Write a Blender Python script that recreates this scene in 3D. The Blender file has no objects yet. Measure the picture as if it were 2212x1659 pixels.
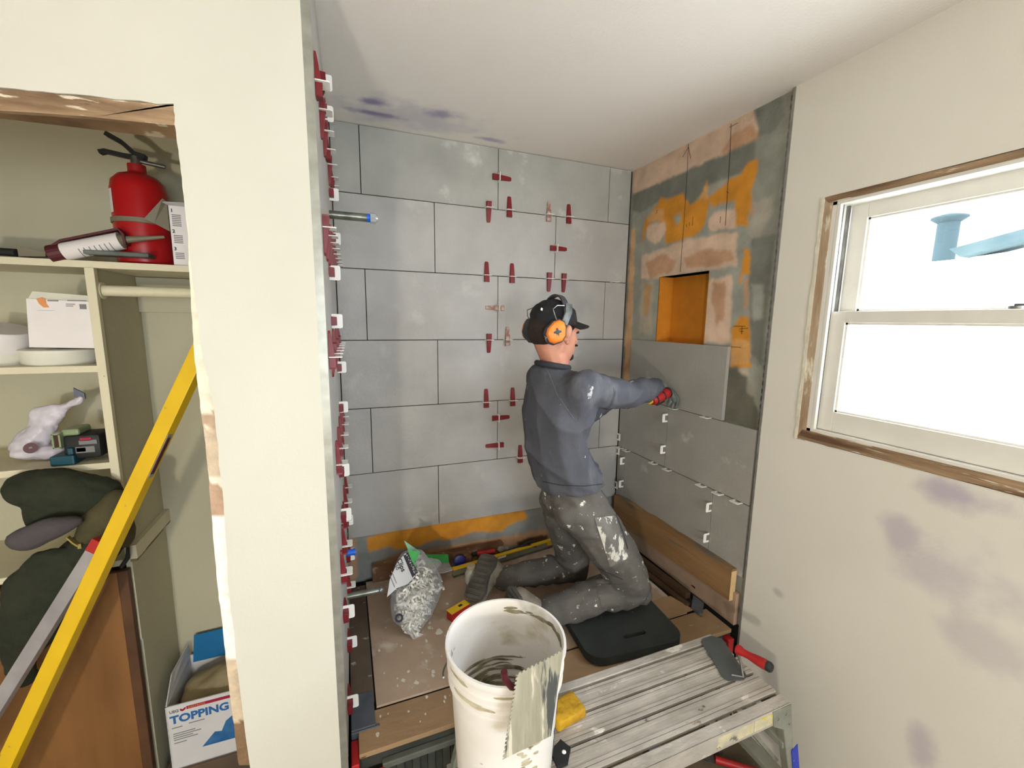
import bpy, bmesh, math, random
from mathutils import Vector, Matrix, noise, Quaternion
random.seed(7)
scn = bpy.context.scene
COL = scn.collection
R = math.radians
V = Vector

# ---------------------------------------------------------------- camera
CAM = V((-1.4526, -1.9898, 1.6481)); FPX = 916.2
YAW, PIT, ROL = .3767, .1480, .0136
fw = V((math.sin(YAW)*math.cos(PIT), math.cos(YAW)*math.cos(PIT), -math.sin(PIT)))
rt = V((math.cos(YAW), -math.sin(YAW), 0)); up = rt.cross(fw)
rt, up = rt*math.cos(ROL)+up*math.sin(ROL), up*math.cos(ROL)-rt*math.sin(ROL)
cd = bpy.data.cameras.new('camera'); cam = bpy.data.objects.new('camera', cd); COL.objects.link(cam)
M = Matrix((rt, up, -fw)).transposed().to_4x4(); M.translation = CAM; cam.matrix_world = M
cd.sensor_width = 36; cd.lens = FPX/2212*36; cd.clip_start = .02
scn.camera = cam
def hit(px, py, ax, val):
    """point of the plane axis ax = val that the surveyed pixel shows"""
    r = fw + rt*((px-1106)/FPX) + up*((829.5-py)/FPX)
    return CAM + r*((val-CAM[ax])/r[ax])

# ---------------------------------------------------------------- world, lights, exposure
scn.view_settings.view_transform = 'Standard'; scn.view_settings.look = 'None'
scn.view_settings.gamma = 1; scn.view_settings.use_curve_mapping = False
scn.view_settings.exposure = 0.0
w = bpy.data.worlds.new('sky'); scn.world = w; w.use_nodes = True
bg = w.node_tree.nodes['Background']; bg.inputs[0].default_value = (.80, .90, 1, 1); bg.inputs[1].default_value = 19.0
def area(name, loc, to, sx, sy, power, col):
    l = bpy.data.lights.new(name, 'AREA'); l.shape = 'RECTANGLE'; l.size = sx; l.size_y = sy; l.energy = power; l.color = col
    o = bpy.data.objects.new(name, l); COL.objects.link(o); o.location = loc
    o.rotation_euler = (V(to)-V(loc)).to_track_quat('-Z', 'Y').to_euler(); return o
p1 = area('window_portal', (.13, -1.49, 1.655), (-1, -1.49, 1.655), .94, .80, 1, (1, 1, 1)); p1.data.cycles.is_portal = True
p2 = area('rear_fill_portal', (-1.2, -4.51, 1.5), (-1.2, 0, 1.5), 1.1, .9, 1, (1, 1, 1)); p2.data.cycles.is_portal = True  # added fill: sky through an invented opening behind the camera
kl = bpy.data.lights.new('work_light', 'POINT'); kl.energy = 78; kl.color = (1, .92, .79); kl.shadow_soft_size = .06
ko = bpy.data.objects.new('work_light', kl); COL.objects.link(ko); ko.location = (-2.15, -3.05, 1.15)

# ---------------------------------------------------------------- helpers
def lin(c):
    return tuple((x/12.92 if x <= .04045 else ((x+.055)/1.055)**2.4) for x in [v/255 for v in c])
def mat(name, col, rough=.6, col2=None, scale=12, amt=.5, bump=0, bscale=60, metal=0, stretch=(1, 1, 1), spots=(), spec=.4, alpha=1, trans=0, wave=None):
    m = bpy.data.materials.new(name); m.use_nodes = True; nt = m.node_tree; b = nt.nodes['Principled BSDF']
    L = nt.links.new; N = nt.nodes.new
    b.inputs['Roughness'].default_value = rough; b.inputs['Metallic'].default_value = metal
    b.inputs['Specular IOR Level'].default_value = spec; b.inputs['Alpha'].default_value = alpha
    b.inputs['Transmission Weight'].default_value = trans
    tc = N('ShaderNodeTexCoord'); mp = N('ShaderNodeMapping'); mp.inputs['Scale'].default_value = stretch
    L(tc.outputs['Object'], mp.inputs[0]); vec = mp.outputs[0]
    c1 = lin(col)+(1,)
    out = None
    if col2:
        n = N('ShaderNodeTexNoise'); n.inputs['Scale'].default_value = scale; n.inputs['Detail'].default_value = 6; L(vec, n.inputs['Vector'])
        r = N('ShaderNodeValToRGB'); r.color_ramp.elements[0].position = .5-.5*amt*.5; r.color_ramp.elements[1].position = .5+.5*amt*.5
        r.color_ramp.elements[0].color = c1; r.color_ramp.elements[1].color = lin(col2)+(1,)
        L(n.outputs['Fac'], r.inputs[0]); out = r.outputs[0]
    for i, (sc, sscale, th, soft) in enumerate(spots):
        n = N('ShaderNodeTexNoise'); n.inputs['Scale'].default_value = sscale; n.inputs['Detail'].default_value = 4; n.inputs['Roughness'].default_value = .6
        mp2 = N('ShaderNodeMapping'); mp2.inputs['Location'].default_value = (i*3.7+1, i*1.3, 5*i); L(vec, mp2.inputs[0]); L(mp2.outputs[0], n.inputs['Vector'])
        r = N('ShaderNodeValToRGB'); r.color_ramp.elements[0].position = th; r.color_ramp.elements[1].position = min(1, th+soft)
        r.color_ramp.elements[0].color = (0, 0, 0, 1); r.color_ramp.elements[1].color = (1, 1, 1, 1); L(n.outputs['Fac'], r.inputs[0])
        mx = N('ShaderNodeMix'); mx.data_type = 'RGBA'; L(r.outputs[0], mx.inputs['Factor'])
        if out: L(out, mx.inputs[6])
        else: mx.inputs[6].default_value = c1
        mx.inputs[7].default_value = lin(sc)+(1,); out = mx.outputs[2]
    if out: L(out, b.inputs['Base Color'])
    else: b.inputs['Base Color'].default_value = c1
    if bump:
        n = N('ShaderNodeTexNoise'); n.inputs['Scale'].default_value = bscale; n.inputs['Detail'].default_value = 5; L(vec, n.inputs['Vector'])
        bp = N('ShaderNodeBump'); bp.inputs['Strength'].default_value = bump; bp.inputs['Distance'].default_value = .01
        L(n.outputs['Fac'], bp.inputs['Height']); L(bp.outputs[0], b.inputs['Normal'])
    return m
def blotch(m, items):
    """soft stains of a colour of their own: (colour, centre, radii, strength) in world metres"""
    nt = m.node_tree; b = nt.nodes['Principled BSDF']; L = nt.links.new; N = nt.nodes.new
    src = b.inputs['Base Color'].links[0].from_socket; geo = N('ShaderNodeNewGeometry')
    n = N('ShaderNodeTexNoise'); n.inputs['Scale'].default_value = 9; n.inputs['Detail'].default_value = 5; L(geo.outputs['Position'], n.inputs['Vector'])
    for c, ctr, rad, st in items:
        mp = N('ShaderNodeMapping'); mp.vector_type = 'POINT'; mp.inputs['Scale'].default_value = [1/x for x in rad]; mp.inputs['Location'].default_value = [-a/x for a, x in zip(ctr, rad)]
        L(geo.outputs['Position'], mp.inputs[0]); ln = N('ShaderNodeVectorMath'); ln.operation = 'LENGTH'; L(mp.outputs[0], ln.inputs[0])
        ad_ = N('ShaderNodeMath'); ad_.operation = 'MULTIPLY_ADD'; L(n.outputs['Fac'], ad_.inputs[0]); ad_.inputs[1].default_value = 1.8; L(ln.outputs['Value'], ad_.inputs[2])
        mr = N('ShaderNodeMapRange'); mr.interpolation_type = 'SMOOTHSTEP'; mr.inputs['From Min'].default_value = 1.9; mr.inputs['From Max'].default_value = 1.05; mr.inputs['To Max'].default_value = st; L(ad_.outputs[0], mr.inputs[0])
        mx = N('ShaderNodeMix'); mx.data_type = 'RGBA'; L(mr.outputs[0], mx.inputs['Factor']); L(src, mx.inputs[6]); mx.inputs[7].default_value = lin(c)+(1,); src = mx.outputs[2]
    L(src, b.inputs['Base Color'])
def attr_mat(name, rough=.7, bump=.2, bscale=80, scale=18, var=.12):
    """colour comes from the patches laid out on the panel, plus a little mottling"""
    m = bpy.data.materials.new(name); m.use_nodes = True; nt = m.node_tree; b = nt.nodes['Principled BSDF']
    b.inputs['Roughness'].default_value = rough; b.inputs['Specular IOR Level'].default_value = .3
    L = nt.links.new; N = nt.nodes.new
    a = N('ShaderNodeAttribute'); a.attribute_name = 'Col'; tc = N('ShaderNodeTexCoord')
    n = N('ShaderNodeTexNoise'); n.inputs['Scale'].default_value = scale; n.inputs['Detail'].default_value = 6; L(tc.outputs['Object'], n.inputs['Vector'])
    mr = N('ShaderNodeMapRange'); mr.inputs['From Min'].default_value = .3; mr.inputs['From Max'].default_value = .7
    mr.inputs['To Min'].default_value = 1-var; mr.inputs['To Max'].default_value = 1+var; L(n.outputs['Fac'], mr.inputs[0])
    mx = N('ShaderNodeVectorMath'); mx.operation = 'SCALE'; L(a.outputs['Color'], mx.inputs[0]); L(mr.outputs[0], mx.inputs['Scale'])
    L(mx.outputs[0], b.inputs['Base Color'])
    n2 = N('ShaderNodeTexNoise'); n2.inputs['Scale'].default_value = bscale; L(tc.outputs['Object'], n2.inputs['Vector'])
    bp = N('ShaderNodeBump'); bp.inputs['Strength'].default_value = bump; bp.inputs['Distance'].default_value = .008
    L(n2.outputs['Fac'], bp.inputs['Height']); L(bp.outputs[0], b.inputs['Normal'])
    return m

def frame(z, x=None):
    """rotation matrix whose Z axis is z"""
    z = V(z).normalized(); x = V(x) if x else (V((0, 0, 1)) if abs(z.z) < .9 else V((1, 0, 0)))
    y = z.cross(x).normalized(); x = y.cross(z).normalized()
    return Matrix((x, y, z)).transposed()
class MB:
    def __init__(s): s.b = bmesh.new(); s.smooth = False
    def box(s, lo, hi, rot=None, about=None, bev=0, jit=0):
        lo, hi = V(lo), V(hi); c = (lo+hi)/2; d = hi-lo
        r = bmesh.ops.create_cube(s.b, size=1)['verts']
        for v in r: v.co = V((v.co.x*d.x, v.co.y*d.y, v.co.z*d.z))
        if bev:
            es = list({e for v in r for e in v.link_edges})
            r2 = bmesh.ops.bevel(s.b, geom=es, offset=min(bev, min(d)*.45), segments=2, affect='EDGES', profile=.5)
            r = list({v for f in r2['faces'] for v in f.verts} | {v for v in r if v.is_valid})
        for v in r:
            v.co = v.co+c
            if jit: v.co += V([random.uniform(-jit, jit) for _ in range(3)])
            if rot is not None:
                a = V(about) if about is not None else c
                v.co = a + rot @ (v.co-a)
        return s
    def obox(s, c, size, M3, bev=0):
        """box centred at c with the axes of the 3x3 matrix M3"""
        c = V(c); h = V(size)/2
        return s.box(c-h, c+h, rot=M3, about=c, bev=bev)
    def lathe(s, prof, c=(0, 0, 0), M3=None, n=32, a0=0, a1=2*math.pi, cap=True):
        """prof: (radius, height) list around local z"""
        M3 = M3 or Matrix.Identity(3); c = V(c); full = abs(a1-a0-2*math.pi) < 1e-6
        k = n if full else n+1; rings = []
        for r, z in prof:
            rings.append([s.b.verts.new(c + M3 @ V((r*math.cos(a0+(a1-a0)*i/n), r*math.sin(a0+(a1-a0)*i/n), z))) for i in range(k)])
        for A, B in zip(rings, rings[1:]):
            for i in range(k if full else n):
                j = (i+1) % k
                try: s.b.faces.new((A[i], A[j], B[j], B[i]))
                except ValueError: pass
        if cap and full:
            for g in (rings[0], rings[-1]):
                if prof[rings.index(g)][0] > 1e-5:
                    try: s.b.faces.new(g)
                    except ValueError: pass
        return s
    def cyl(s, p0, p1, r0, r1=None, n=20):
        p0, p1 = V(p0), V(p1); d = p1-p0; r1 = r0 if r1 is None else r1
        return s.lathe([(r0, 0), (r1, d.length)], p0, frame(d), n)
    def sph(s, c, rad, M3=None, sub=2):
        rad = V(rad) if hasattr(rad, '__len__') else V((rad,)*3); M3 = M3 or Matrix.Identity(3)
        r = bmesh.ops.create_icosphere(s.b, subdivisions=sub, radius=1)['verts']
        for v in r: v.co = V(c) + M3 @ V((v.co.x*rad.x, v.co.y*rad.y, v.co.z*rad.z))
        return s
    def prism(s, pts, vec):
        """closed polygon pts extruded by vec"""
        pts = [V(p) for p in pts]; vec = V(vec)
        a = [s.b.verts.new(p) for p in pts]; b = [s.b.verts.new(p+vec) for p in pts]
        n = len(pts); s.b.faces.new(a); s.b.faces.new(b[::-1])
        for i in range(n): s.b.faces.new((a[i], b[i], b[(i+1) % n], a[(i+1) % n]))
        return s
    def tube(s, path, r, n=10, closed=False):
        path = [V(p) for p in path]; rr = r if hasattr(r, '__len__') else [r]*len(path); rings = []; x = None
        for i, p in enumerate(path):
            d = path[min(i+1, len(path)-1)]-path[max(i-1, 0)]
            F = frame(d, x); x = F.col[0].copy()
            rings.append([s.b.verts.new(p + F @ V((rr[i]*math.cos(2*math.pi*k/n), rr[i]*math.sin(2*math.pi*k/n), 0))) for k in range(n)])
        for A, B in zip(rings, rings[1:]):
            for i in range(n): s.b.faces.new((A[i], A[(i+1) % n], B[(i+1) % n], B[i]))
        s.b.faces.new(rings[0][::-1]); s.b.faces.new(rings[-1]); return s
    def strip(s, path, side, wd, th):
        """flat band: path of points, side direction(s) across, width wd, thickness th"""
        path = [V(p) for p in path]; rings = []
        for i, p in enumerate(path):
            d = (path[min(i+1, len(path)-1)]-path[max(i-1, 0)]).normalized(); sd = V(side[i] if hasattr(side[0], '__len__') else side).normalized()
            nn = d.cross(sd).normalized()
            rings.append([s.b.verts.new(p+sd*a*wd/2+nn*b*th/2) for a, b in ((-1, -1), (1, -1), (1, 1), (-1, 1))])
        for A, B in zip(rings, rings[1:]):
            for i in range(4): s.b.faces.new((A[i], A[(i+1) % 4], B[(i+1) % 4], B[i]))
        s.b.faces.new(rings[0][::-1]); s.b.faces.new(rings[-1]); return s
def link(o, parent=None):
    COL.objects.link(o)
    if parent: o.parent = parent
    return o
def obj(name, mb, m, parent=None, smooth=False, local=False):
    b = mb.b if isinstance(mb, MB) else mb
    bmesh.ops.recalc_face_normals(b, faces=b.faces)
    me = bpy.data.meshes.new(name)
    if parent is not None and not local:
        inv = WORLD(parent).inverted()
        for v in b.verts: v.co = inv @ v.co
    elif parent is None and not local:
        # origin at the foot of the thing
        xs = [v.co for v in b.verts]; o0 = V((sum(v.x for v in xs)/len(xs), sum(v.y for v in xs)/len(xs), min(v.z for v in xs)))
        for v in b.verts: v.co -= o0
    b.to_mesh(me); b.free()
    me.materials.append(m)
    if smooth:
        me.shade_smooth()
    o = bpy.data.objects.new(name, me)
    if parent is None and not local: o.location = o0
    if smooth: 
        try: me.set_sharp_from_angle(angle=R(40))
        except Exception: pass
    return link(o, parent)
def WORLD(o):
    m = Matrix.LocRotScale(o.location, o.rotation_euler, o.scale)
    return WORLD(o.parent) @ m if o.parent else m
def tag(o, label, cat, group=None):
    o['label'] = label; o['category'] = cat
    if group: o['group'] = group
    return o
def thing(name, label, cat, loc=(0, 0, 0), group=None, rz=0):
    o = bpy.data.objects.new(name, None); COL.objects.link(o); o.location = loc; o.rotation_euler = (0, 0, rz); o.empty_display_size = .05
    return tag(o, label, cat, group)
def struct(name, mb, m, parent=None, smooth=False):
    o = obj(name, mb, m, parent, smooth)
    if parent is None: o['kind'] = 'structure'
    return o
def inpoly(x, y, P):
    c = False; j = len(P)-1
    for i in range(len(P)):
        if (P[i][1] > y) != (P[j][1] > y) and x < (P[j][0]-P[i][0])*(y-P[i][1])/(P[j][1]-P[i][1])+P[i][0]: c = not c
        j = i
    return c
def painted(name, u0, u1, v0, v1, P3, step, base, patches, m, parent=None, hole=None, wob=.012, thick=None):
    """a sheet with patches of mortar, membrane and primer; each patch = (colour, polygon in u,v)"""
    bm = bmesh.new(); nu = max(1, round((u1-u0)/step)); nv = max(1, round((v1-v0)/step))
    cl = bm.verts.layers.float_color.new('Col'); G = []
    for i in range(nu+1):
        row = []
        for j in range(nv+1):
            u = u0+(u1-u0)*i/nu; v = v0+(v1-v0)*j/nv
            vt = bm.verts.new(P3(u, v))
            n1 = noise.noise(V((u*14, v*14, 3)))+.5*noise.noise(V((u*40, v*40, 9))); n2 = noise.noise(V((u*14, v*14, 33)))+.5*noise.noise(V((u*40, v*40, 21)))
            uu = u+wob*n1; vv = v+wob*n2; c = base
            for pc, poly in patches:
                if inpoly(uu, vv, poly): c = pc
            vt[cl] = lin(c)+(1,); row.append(vt)
        G.append(row)
    # feather the patch edges a little, as trowelled mortar is
    old = [[V(vt[cl]) for vt in row] for row in G]
    for i in range(1, nu):
        for j in range(1, nv):
            k = .5+.5*noise.noise(V((i*.08, j*.08, 5))); q = (old[i-1][j]+old[i+1][j]+old[i][j-1]+old[i][j+1]+old[i-1][j-1]+old[i+1][j+1]+old[i-1][j+1]+old[i+1][j-1])/8
            G[i][j][cl] = old[i][j].lerp(q, min(1, .45+.5*k))
    for i in range(nu):
        for j in range(nv):
            if hole:
                u = u0+(u1-u0)*(i+.5)/nu; v = v0+(v1-v0)*(j+.5)/nv
                if hole[0] < u < hole[1] and hole[2] < v < hole[3]: continue
            bm.faces.new((G[i][j], G[i+1][j], G[i+1][j+1], G[i][j+1]))
    bmesh.ops.delete(bm, geom=[v for v in bm.verts if not v.link_faces], context='VERTS')
    return obj(name, bm, m, parent)
def words(name, text, size, origin, xdir, ydir, m, parent, ext=.0004, bold=0, align='LEFT', squash=1):
    """lettering as a thin raised print: origin = baseline start"""
    cu = bpy.data.curves.new('txt', 'FONT'); cu.body = text; cu.size = size; cu.extrude = ext; cu.offset = bold; cu.align_x = align; cu.resolution_u = 3
    o = bpy.data.objects.new('txt', cu); COL.objects.link(o)
    dg = bpy.context.evaluated_depsgraph_get(); me = bpy.data.meshes.new_from_object(o.evaluated_get(dg))
    bpy.data.objects.remove(o); x = V(xdir).normalized(); y = V(ydir); y = (y-x*y.dot(x)).normalized(); z = x.cross(y)
    T = Matrix((x*squash, y, z)).transposed().to_4x4(); T.translation = V(origin)
    me.transform(WORLD(parent).inverted() @ T if parent else T); me.materials.clear(); me.materials.append(m); me.name = name
    return link(bpy.data.objects.new(name, me), parent)
def remesh(parts, voxel, smooth=3, fn=None, cut=()):
    """parts: chains of stations (centre, radii, frame) hulled pairwise and fused into one continuous skin"""
    bm = bmesh.new()
    def stat(bb, st):
        c, r = V(st[0]), st[1]; r = V(r) if hasattr(r, '__len__') else V((r,)*3); F = st[2] if len(st) > 2 else Matrix.Identity(3)
        vs = bmesh.ops.create_icosphere(bb, subdivisions=2, radius=1)['verts']
        for v in vs: v.co = c + F @ V((v.co.x*r.x, v.co.y*r.y, v.co.z*r.z))
        return vs
    for chain in parts:
        pairs = zip(chain, chain[1:]) if len(chain) > 1 else [(chain[0], chain[0])]
        for A, B in pairs:
            t = bmesh.new(); stat(t, A)
            if A is not B:
                stat(t, B); pts = [v.co.copy() for v in t.verts]; t.clear()
                for p_ in pts: t.verts.new(p_)
                bmesh.ops.convex_hull(t, input=t.verts[:])
                bmesh.ops.delete(t, geom=[v for v in t.verts if not v.link_faces], context='VERTS')
            me = bpy.data.meshes.new('t'); t.to_mesh(me); t.free(); bm.from_mesh(me); bpy.data.meshes.remove(me)
    me = bpy.data.meshes.new('t'); bm.to_mesh(me); bm.free()
    o = bpy.data.objects.new('t', me); COL.objects.link(o)
    md = o.modifiers.new('r', 'REMESH'); md.mode = 'VOXEL'; md.voxel_size = voxel
    if smooth:
        sm = o.modifiers.new('s', 'SMOOTH'); sm.iterations = smooth; sm.factor = .5
    dg = bpy.context.evaluated_depsgraph_get(); me2 = bpy.data.meshes.new_from_object(o.evaluated_get(dg))
    bpy.data.objects.remove(o); out = bmesh.new(); out.from_mesh(me2); bpy.data.meshes.remove(me2)
    for co, no in cut:
        bmesh.ops.bisect_plane(out, geom=out.verts[:]+out.edges[:]+out.faces[:], plane_co=V(co), plane_no=V(no), clear_outer=True)
    if fn:
        out.normal_update()
        for v, d in [(v, fn(v.co, v.normal)) for v in out.verts]: v.co += v.normal*d
    return out

# ---------------------------------------------------------------- materials
M_cream = mat('cream_wall_paint', (204, 201, 189), .75, (197, 194, 182), 3, .9, .05, 160)
M_wall_r = mat('beige_wall_paint', (220, 215, 203), .75, (214, 209, 197), 3, .9, .05, 160)
M_ceil = mat('ceiling_paint', (240, 233, 225), .85, (235, 228, 219), 2, .9, .1, 120)
M_closet = mat('closet_paint', (192, 186, 160), .8, (182, 176, 151), 2.5, .9, .15, 60)
M_shelfp = mat('chipped_cream_shelf_paint', (214, 206, 178), .5, (206, 198, 170), 8, .9, .2, 40, spots=[((50, 36, 30), 22, .73, .02)])
M_floor = mat('dusty_subfloor', (120, 105, 84), .9, (88, 76, 60), 6, .8, .2, 60, spots=[((60, 55, 45), 9, .62, .06), ((150, 120, 80), 5, .65, .05)])
M_rawwood = mat('stripped_raw_wood', (170, 142, 110), .8, (100, 74, 52), 7, .5, .5, 50, stretch=(.6, .35, 4), spots=[((214, 203, 180), 20, .60, .05), ((92, 66, 46), 12, .64, .05)])
M_rawwood_v = mat('stripped_raw_jamb', (186, 165, 138), .8, (150, 122, 94), 14, .7, .4, 60, stretch=(1, 1, .3), spots=[((222, 212, 190), 22, .55, .06)])
M_rag = mat('ragged_plaster_edge', (226, 220, 202), .8, (205, 198, 176), 20, .8, .4, 60)
M_white_sash = mat('window_white_paint', (222, 218, 208), .45, (214, 210, 200), 10, .8, .1, 60)
M_black = mat('tile_joint_dark', (34, 33, 31), .9, (48, 46, 43), 10, .6)
M_tile = mat('grey_porcelain_tile', (180, 176, 170), .45, (162, 159, 154), 5, .9, .2, 95, spots=[((196, 194, 188), 4, .60, .2)])
M_tile_top = mat('grey_tile_with_haze', (174, 172, 164), .45, (152, 151, 143), 5, .9, .2, 95, spots=[((206, 204, 198), 5, .58, .14)])
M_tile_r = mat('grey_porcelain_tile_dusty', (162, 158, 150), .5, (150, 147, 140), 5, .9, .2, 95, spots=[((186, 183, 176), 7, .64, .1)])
M_metal = mat('brushed_aluminium_trim', (158, 157, 148), .4, (138, 137, 128), 30, .7, metal=.5)
M_steel = mat('dull_steel', (150, 150, 148), .35, (110, 110, 108), 20, .8, metal=.8)
M_clip = mat('white_plastic_clip', (238, 236, 228), .4, trans=0, spec=.5)
M_wedge = mat('dark_red_plastic_wedge', (128, 28, 34), .4, (112, 24, 30), 30, .8, spots=[((196, 180, 170), 60, .70, .05)])
M_wedge_w = mat('mortar_smeared_wedge', (140, 92, 84), .6, (188, 172, 158), 60, .5, spots=[((120, 40, 40), 50, .62, .05)])
M_pipe = mat('galvanised_pipe', (150, 152, 140), .35, (112, 114, 104), 25, .7, metal=.7)
M_blue = mat('blue_plastic', (36, 104, 214), .4)
M_patch = attr_mat('substrate_patches', var=.2, scale=11)
M_board = mat('dusty_cardboard_sheet', (172, 150, 128), .75, (148, 126, 106), 5, .9, .15, 50, spots=[((190, 178, 162), 7, .56, .16), ((208, 198, 184), 26, .70, .03), ((84, 66, 50), 16, .72, .03)])
M_plank = mat('worn_plywood_plank', (160, 130, 96), .7, (134, 108, 80), 6, .9, .2, 50, stretch=(.4, 1, 1), spots=[((176, 160, 138), 24, .68, .04), ((80, 60, 42), 14, .68, .04)])
M_board_d = mat('dark_dusty_board', (98, 80, 62), .7, (80, 68, 56), 6, .8, .2, 50, spots=[((150, 145, 136), 18, .66, .05)])
M_slate = mat('grey_smeared_metal_sheet', (88, 92, 98), .45, (66, 72, 80), 7, .8, .2, 40, spots=[((140, 138, 132), 14, .62, .08)])
M_pine = mat('pine_board_with_mortar', (152, 116, 76), .7, (122, 90, 56), 4, .8, .2, 40, stretch=(1, .3, 3), spots=[((104, 98, 84), 9, .57, .10)])
M_pine_end = mat('pine_end_grain', (216, 182, 132), .8, (200, 164, 116), 30, .8)
M_brownrail = mat('dark_brown_rail', (84, 60, 40), .6, (60, 42, 28), 8, .8, .2, 40)
M_red = mat('red_plastic', (176, 34, 34), .45, (150, 26, 28), 8, .8)
M_darkplastic = mat('dark_ribbed_plastic', (44, 46, 42), .6, (62, 64, 58), 10, .8)
M_bucket = mat('white_bucket_smeared', (236, 232, 228), .4, (222, 216, 208), 6, .9, .05, 40, stretch=(1, 1, 1.8), spots=[((196, 186, 164), 6, .56, .14), ((120, 112, 92), 12, .66, .05)])
M_mortar = mat('grey_mortar', (146, 138, 112), .85, (96, 90, 70), 26, .6, .8, 40, spots=[((196, 190, 170), 14, .62, .06)])
M_trowel = mat('mortar_covered_steel', (168, 162, 142), .7, (138, 132, 112), 12, .8, .3, 50, stretch=(3, 3, .5), spots=[((74, 76, 74), 9, .57, .05), ((204, 198, 176), 10, .60, .06)])
M_bench = mat('paint_spattered_aluminium', (196, 188, 178), .5, (160, 153, 142), 12, .7, .3, 70, metal=.15, stretch=(.55, 1, 1), spots=[((222, 216, 206), 16, .62, .05), ((128, 108, 80), 16, .68, .04), ((92, 86, 78), 26, .66, .04)])
M_benchleg = mat('bench_leg_aluminium', (160, 160, 148), .5, (132, 134, 122), 14, .7, .2, 60, metal=.3, spots=[((228, 226, 212), 26, .68, .03)])
M_label_y = mat('worn_warning_label', (206, 196, 160), .6, (176, 168, 150), 24, .5, spots=[((206, 186, 72), 12, .55, .05), ((110, 104, 96), 30, .62, .04)])
M_label_b = mat('blue_label', (40, 60, 170), .4, spots=[((200, 205, 230), 40, .66, .03)])
M_bluegrey = mat('blade_grey', (96, 100, 100), .5, (84, 88, 88), 10, .8, metal=.3)
M_black_rub = mat('black_rubber', (26, 28, 28), .6, (34, 36, 36), 20, .8)
M_pad = mat('black_foam_pad', (34, 38, 36), .75, (46, 50, 47), 10, .8, .3, 200, spots=[((120, 116, 104), 22, .72, .02)])
M_yellow = mat('yellow_level_paint', (224, 184, 18), .4, (206, 166, 24), 6, .8, .05, 40, spots=[((150, 130, 60), 18, .68, .04)])
M_yellow_d = mat('yellow_sponge', (206, 160, 30), .8, (160, 118, 24), 16, .7, .5, 60)
M_silver = mat('silver_straightedge', (168, 164, 166), .4, (146, 142, 146), 14, .8, metal=.4)
M_white = mat('white_card', (228, 222, 220), .7, (220, 214, 212), 10, .8)
M_whitep = mat('white_plastic_tub', (226, 224, 210), .5, (214, 212, 198), 8, .8)
M_ink = mat('black_print', (26, 26, 40), .6)
M_inkg = mat('grey_print', (120, 118, 120), .6)
M_orangep = mat('orange_print', (214, 140, 84), .6)
M_blueink = mat('blue_print', (40, 96, 158), .6)
M_redink = mat('crimson_print', (150, 28, 56), .6)
M_green = mat('green_card', (44, 150, 62), .5, (60, 170, 84), 10, .8)
M_cab = mat('varnished_plywood_door', (146, 102, 58), .5, (110, 74, 40), 3, .8, .05, 30, stretch=(2.5, 2.5, .6), spots=[((178, 124, 68), 4, .58, .15)])
M_cabtrim = mat('dark_wood_stile', (98, 66, 42), .6, (74, 48, 30), 10, .8)
M_ext = mat('red_extinguisher_paint', (176, 22, 26), .3, (160, 18, 22), 6, .8, spec=.5)
M_tan = mat('tan_grey_plastic', (120, 112, 92), .5)
M_olive = mat('dark_olive_cloth', (46, 50, 34), .9, (34, 38, 26), 10, .8, .5, 40)
M_olive2 = mat('olive_canvas', (78, 72, 46), .9, (62, 56, 36), 10, .8, .4, 60)
M_greycap = mat('grey_felt', (78, 72, 74), .9, (68, 62, 64), 12, .8, .3, 80)
M_teal = mat('teal_plastic', (18, 68, 84), .4)
M_cardb = mat('white_topping_carton', (206, 204, 204), .7, (194, 192, 192), 8, .8)
M_cardin = mat('blue_carton_inside', (14, 108, 160), .7, (18, 96, 144), 8, .8)
M_tanbag = mat('dusty_powder', (160, 146, 112), .9, (140, 126, 96), 12, .8, .4, 40)

# ---------------------------------------------------------------- setting: shell
ZC = 2.4415; XL, YR = -3.3, -4.4; YF = -.90; YFI = -.78
struct('floor', MB().box((XL-.1, YR-.1, -.1), (.12, .2, 0)), M_floor)
c = MB().box((XL-.1, YR-.1, ZC), (.12, .12, ZC+.1)); ceil = struct('ceiling', c, M_ceil)
# primer smears on the ceiling above the tiles and on the window wall
def bl(px, py, ax, val, rad, c, st): p = hit(px, py, ax, val); return (c, tuple(p), rad, st)
blotch(M_ceil, [bl(900, 255, 2, ZC, (.40, .16, 1), (186, 182, 194), .6), bl(800, 220, 2, ZC, (.10, .045, 1), (140, 130, 168), .9), bl(810, 245, 2, ZC, (.17, .030, 1), (140, 130, 168), .9), bl(955, 248, 2, ZC, (.09, .05, 1), (150, 142, 176), .8), bl(1050, 300, 2, ZC, (.10, .03, 1), (160, 152, 184), .7)])
blotch(M_wall_r, [bl(2080, 1075, 0, 0, (1, .12, .05), (168, 156, 170), .8), bl(1940, 1150, 0, 0, (1, .06, .09), (176, 166, 176), .7), bl(2050, 1240, 0, 0, (1, .18, .12), (188, 180, 184), .7), bl(1990, 1610, 0, 0, (1, .05, .10), (178, 168, 178), .7), bl(2150, 1400, 0, 0, (1, .14, .10), (188, 180, 182), .6), bl(1680, 1280, 0, 0, (1, .03, .02), (150, 148, 140), .5)])
struct('wall_rear', MB().box((XL-.1, YR-.1, 0), (.12, YR, .9)).box((XL-.1, YR-.1, 1.95), (.12, YR, ZC)).box((XL-.1, YR-.1, .9), (-1.75, YR, 1.95)).box((-.65, YR-.1, .9), (.12, YR, 1.95)).box((-1.75, YR-.1, .9), (-.65, YR, 1.05)), M_cream)  # opening in this unseen wall is added to let fill light in
struct('wall_left', MB().box((XL-.1, YR, 0), (XL, .12, ZC)), M_cream)
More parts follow.
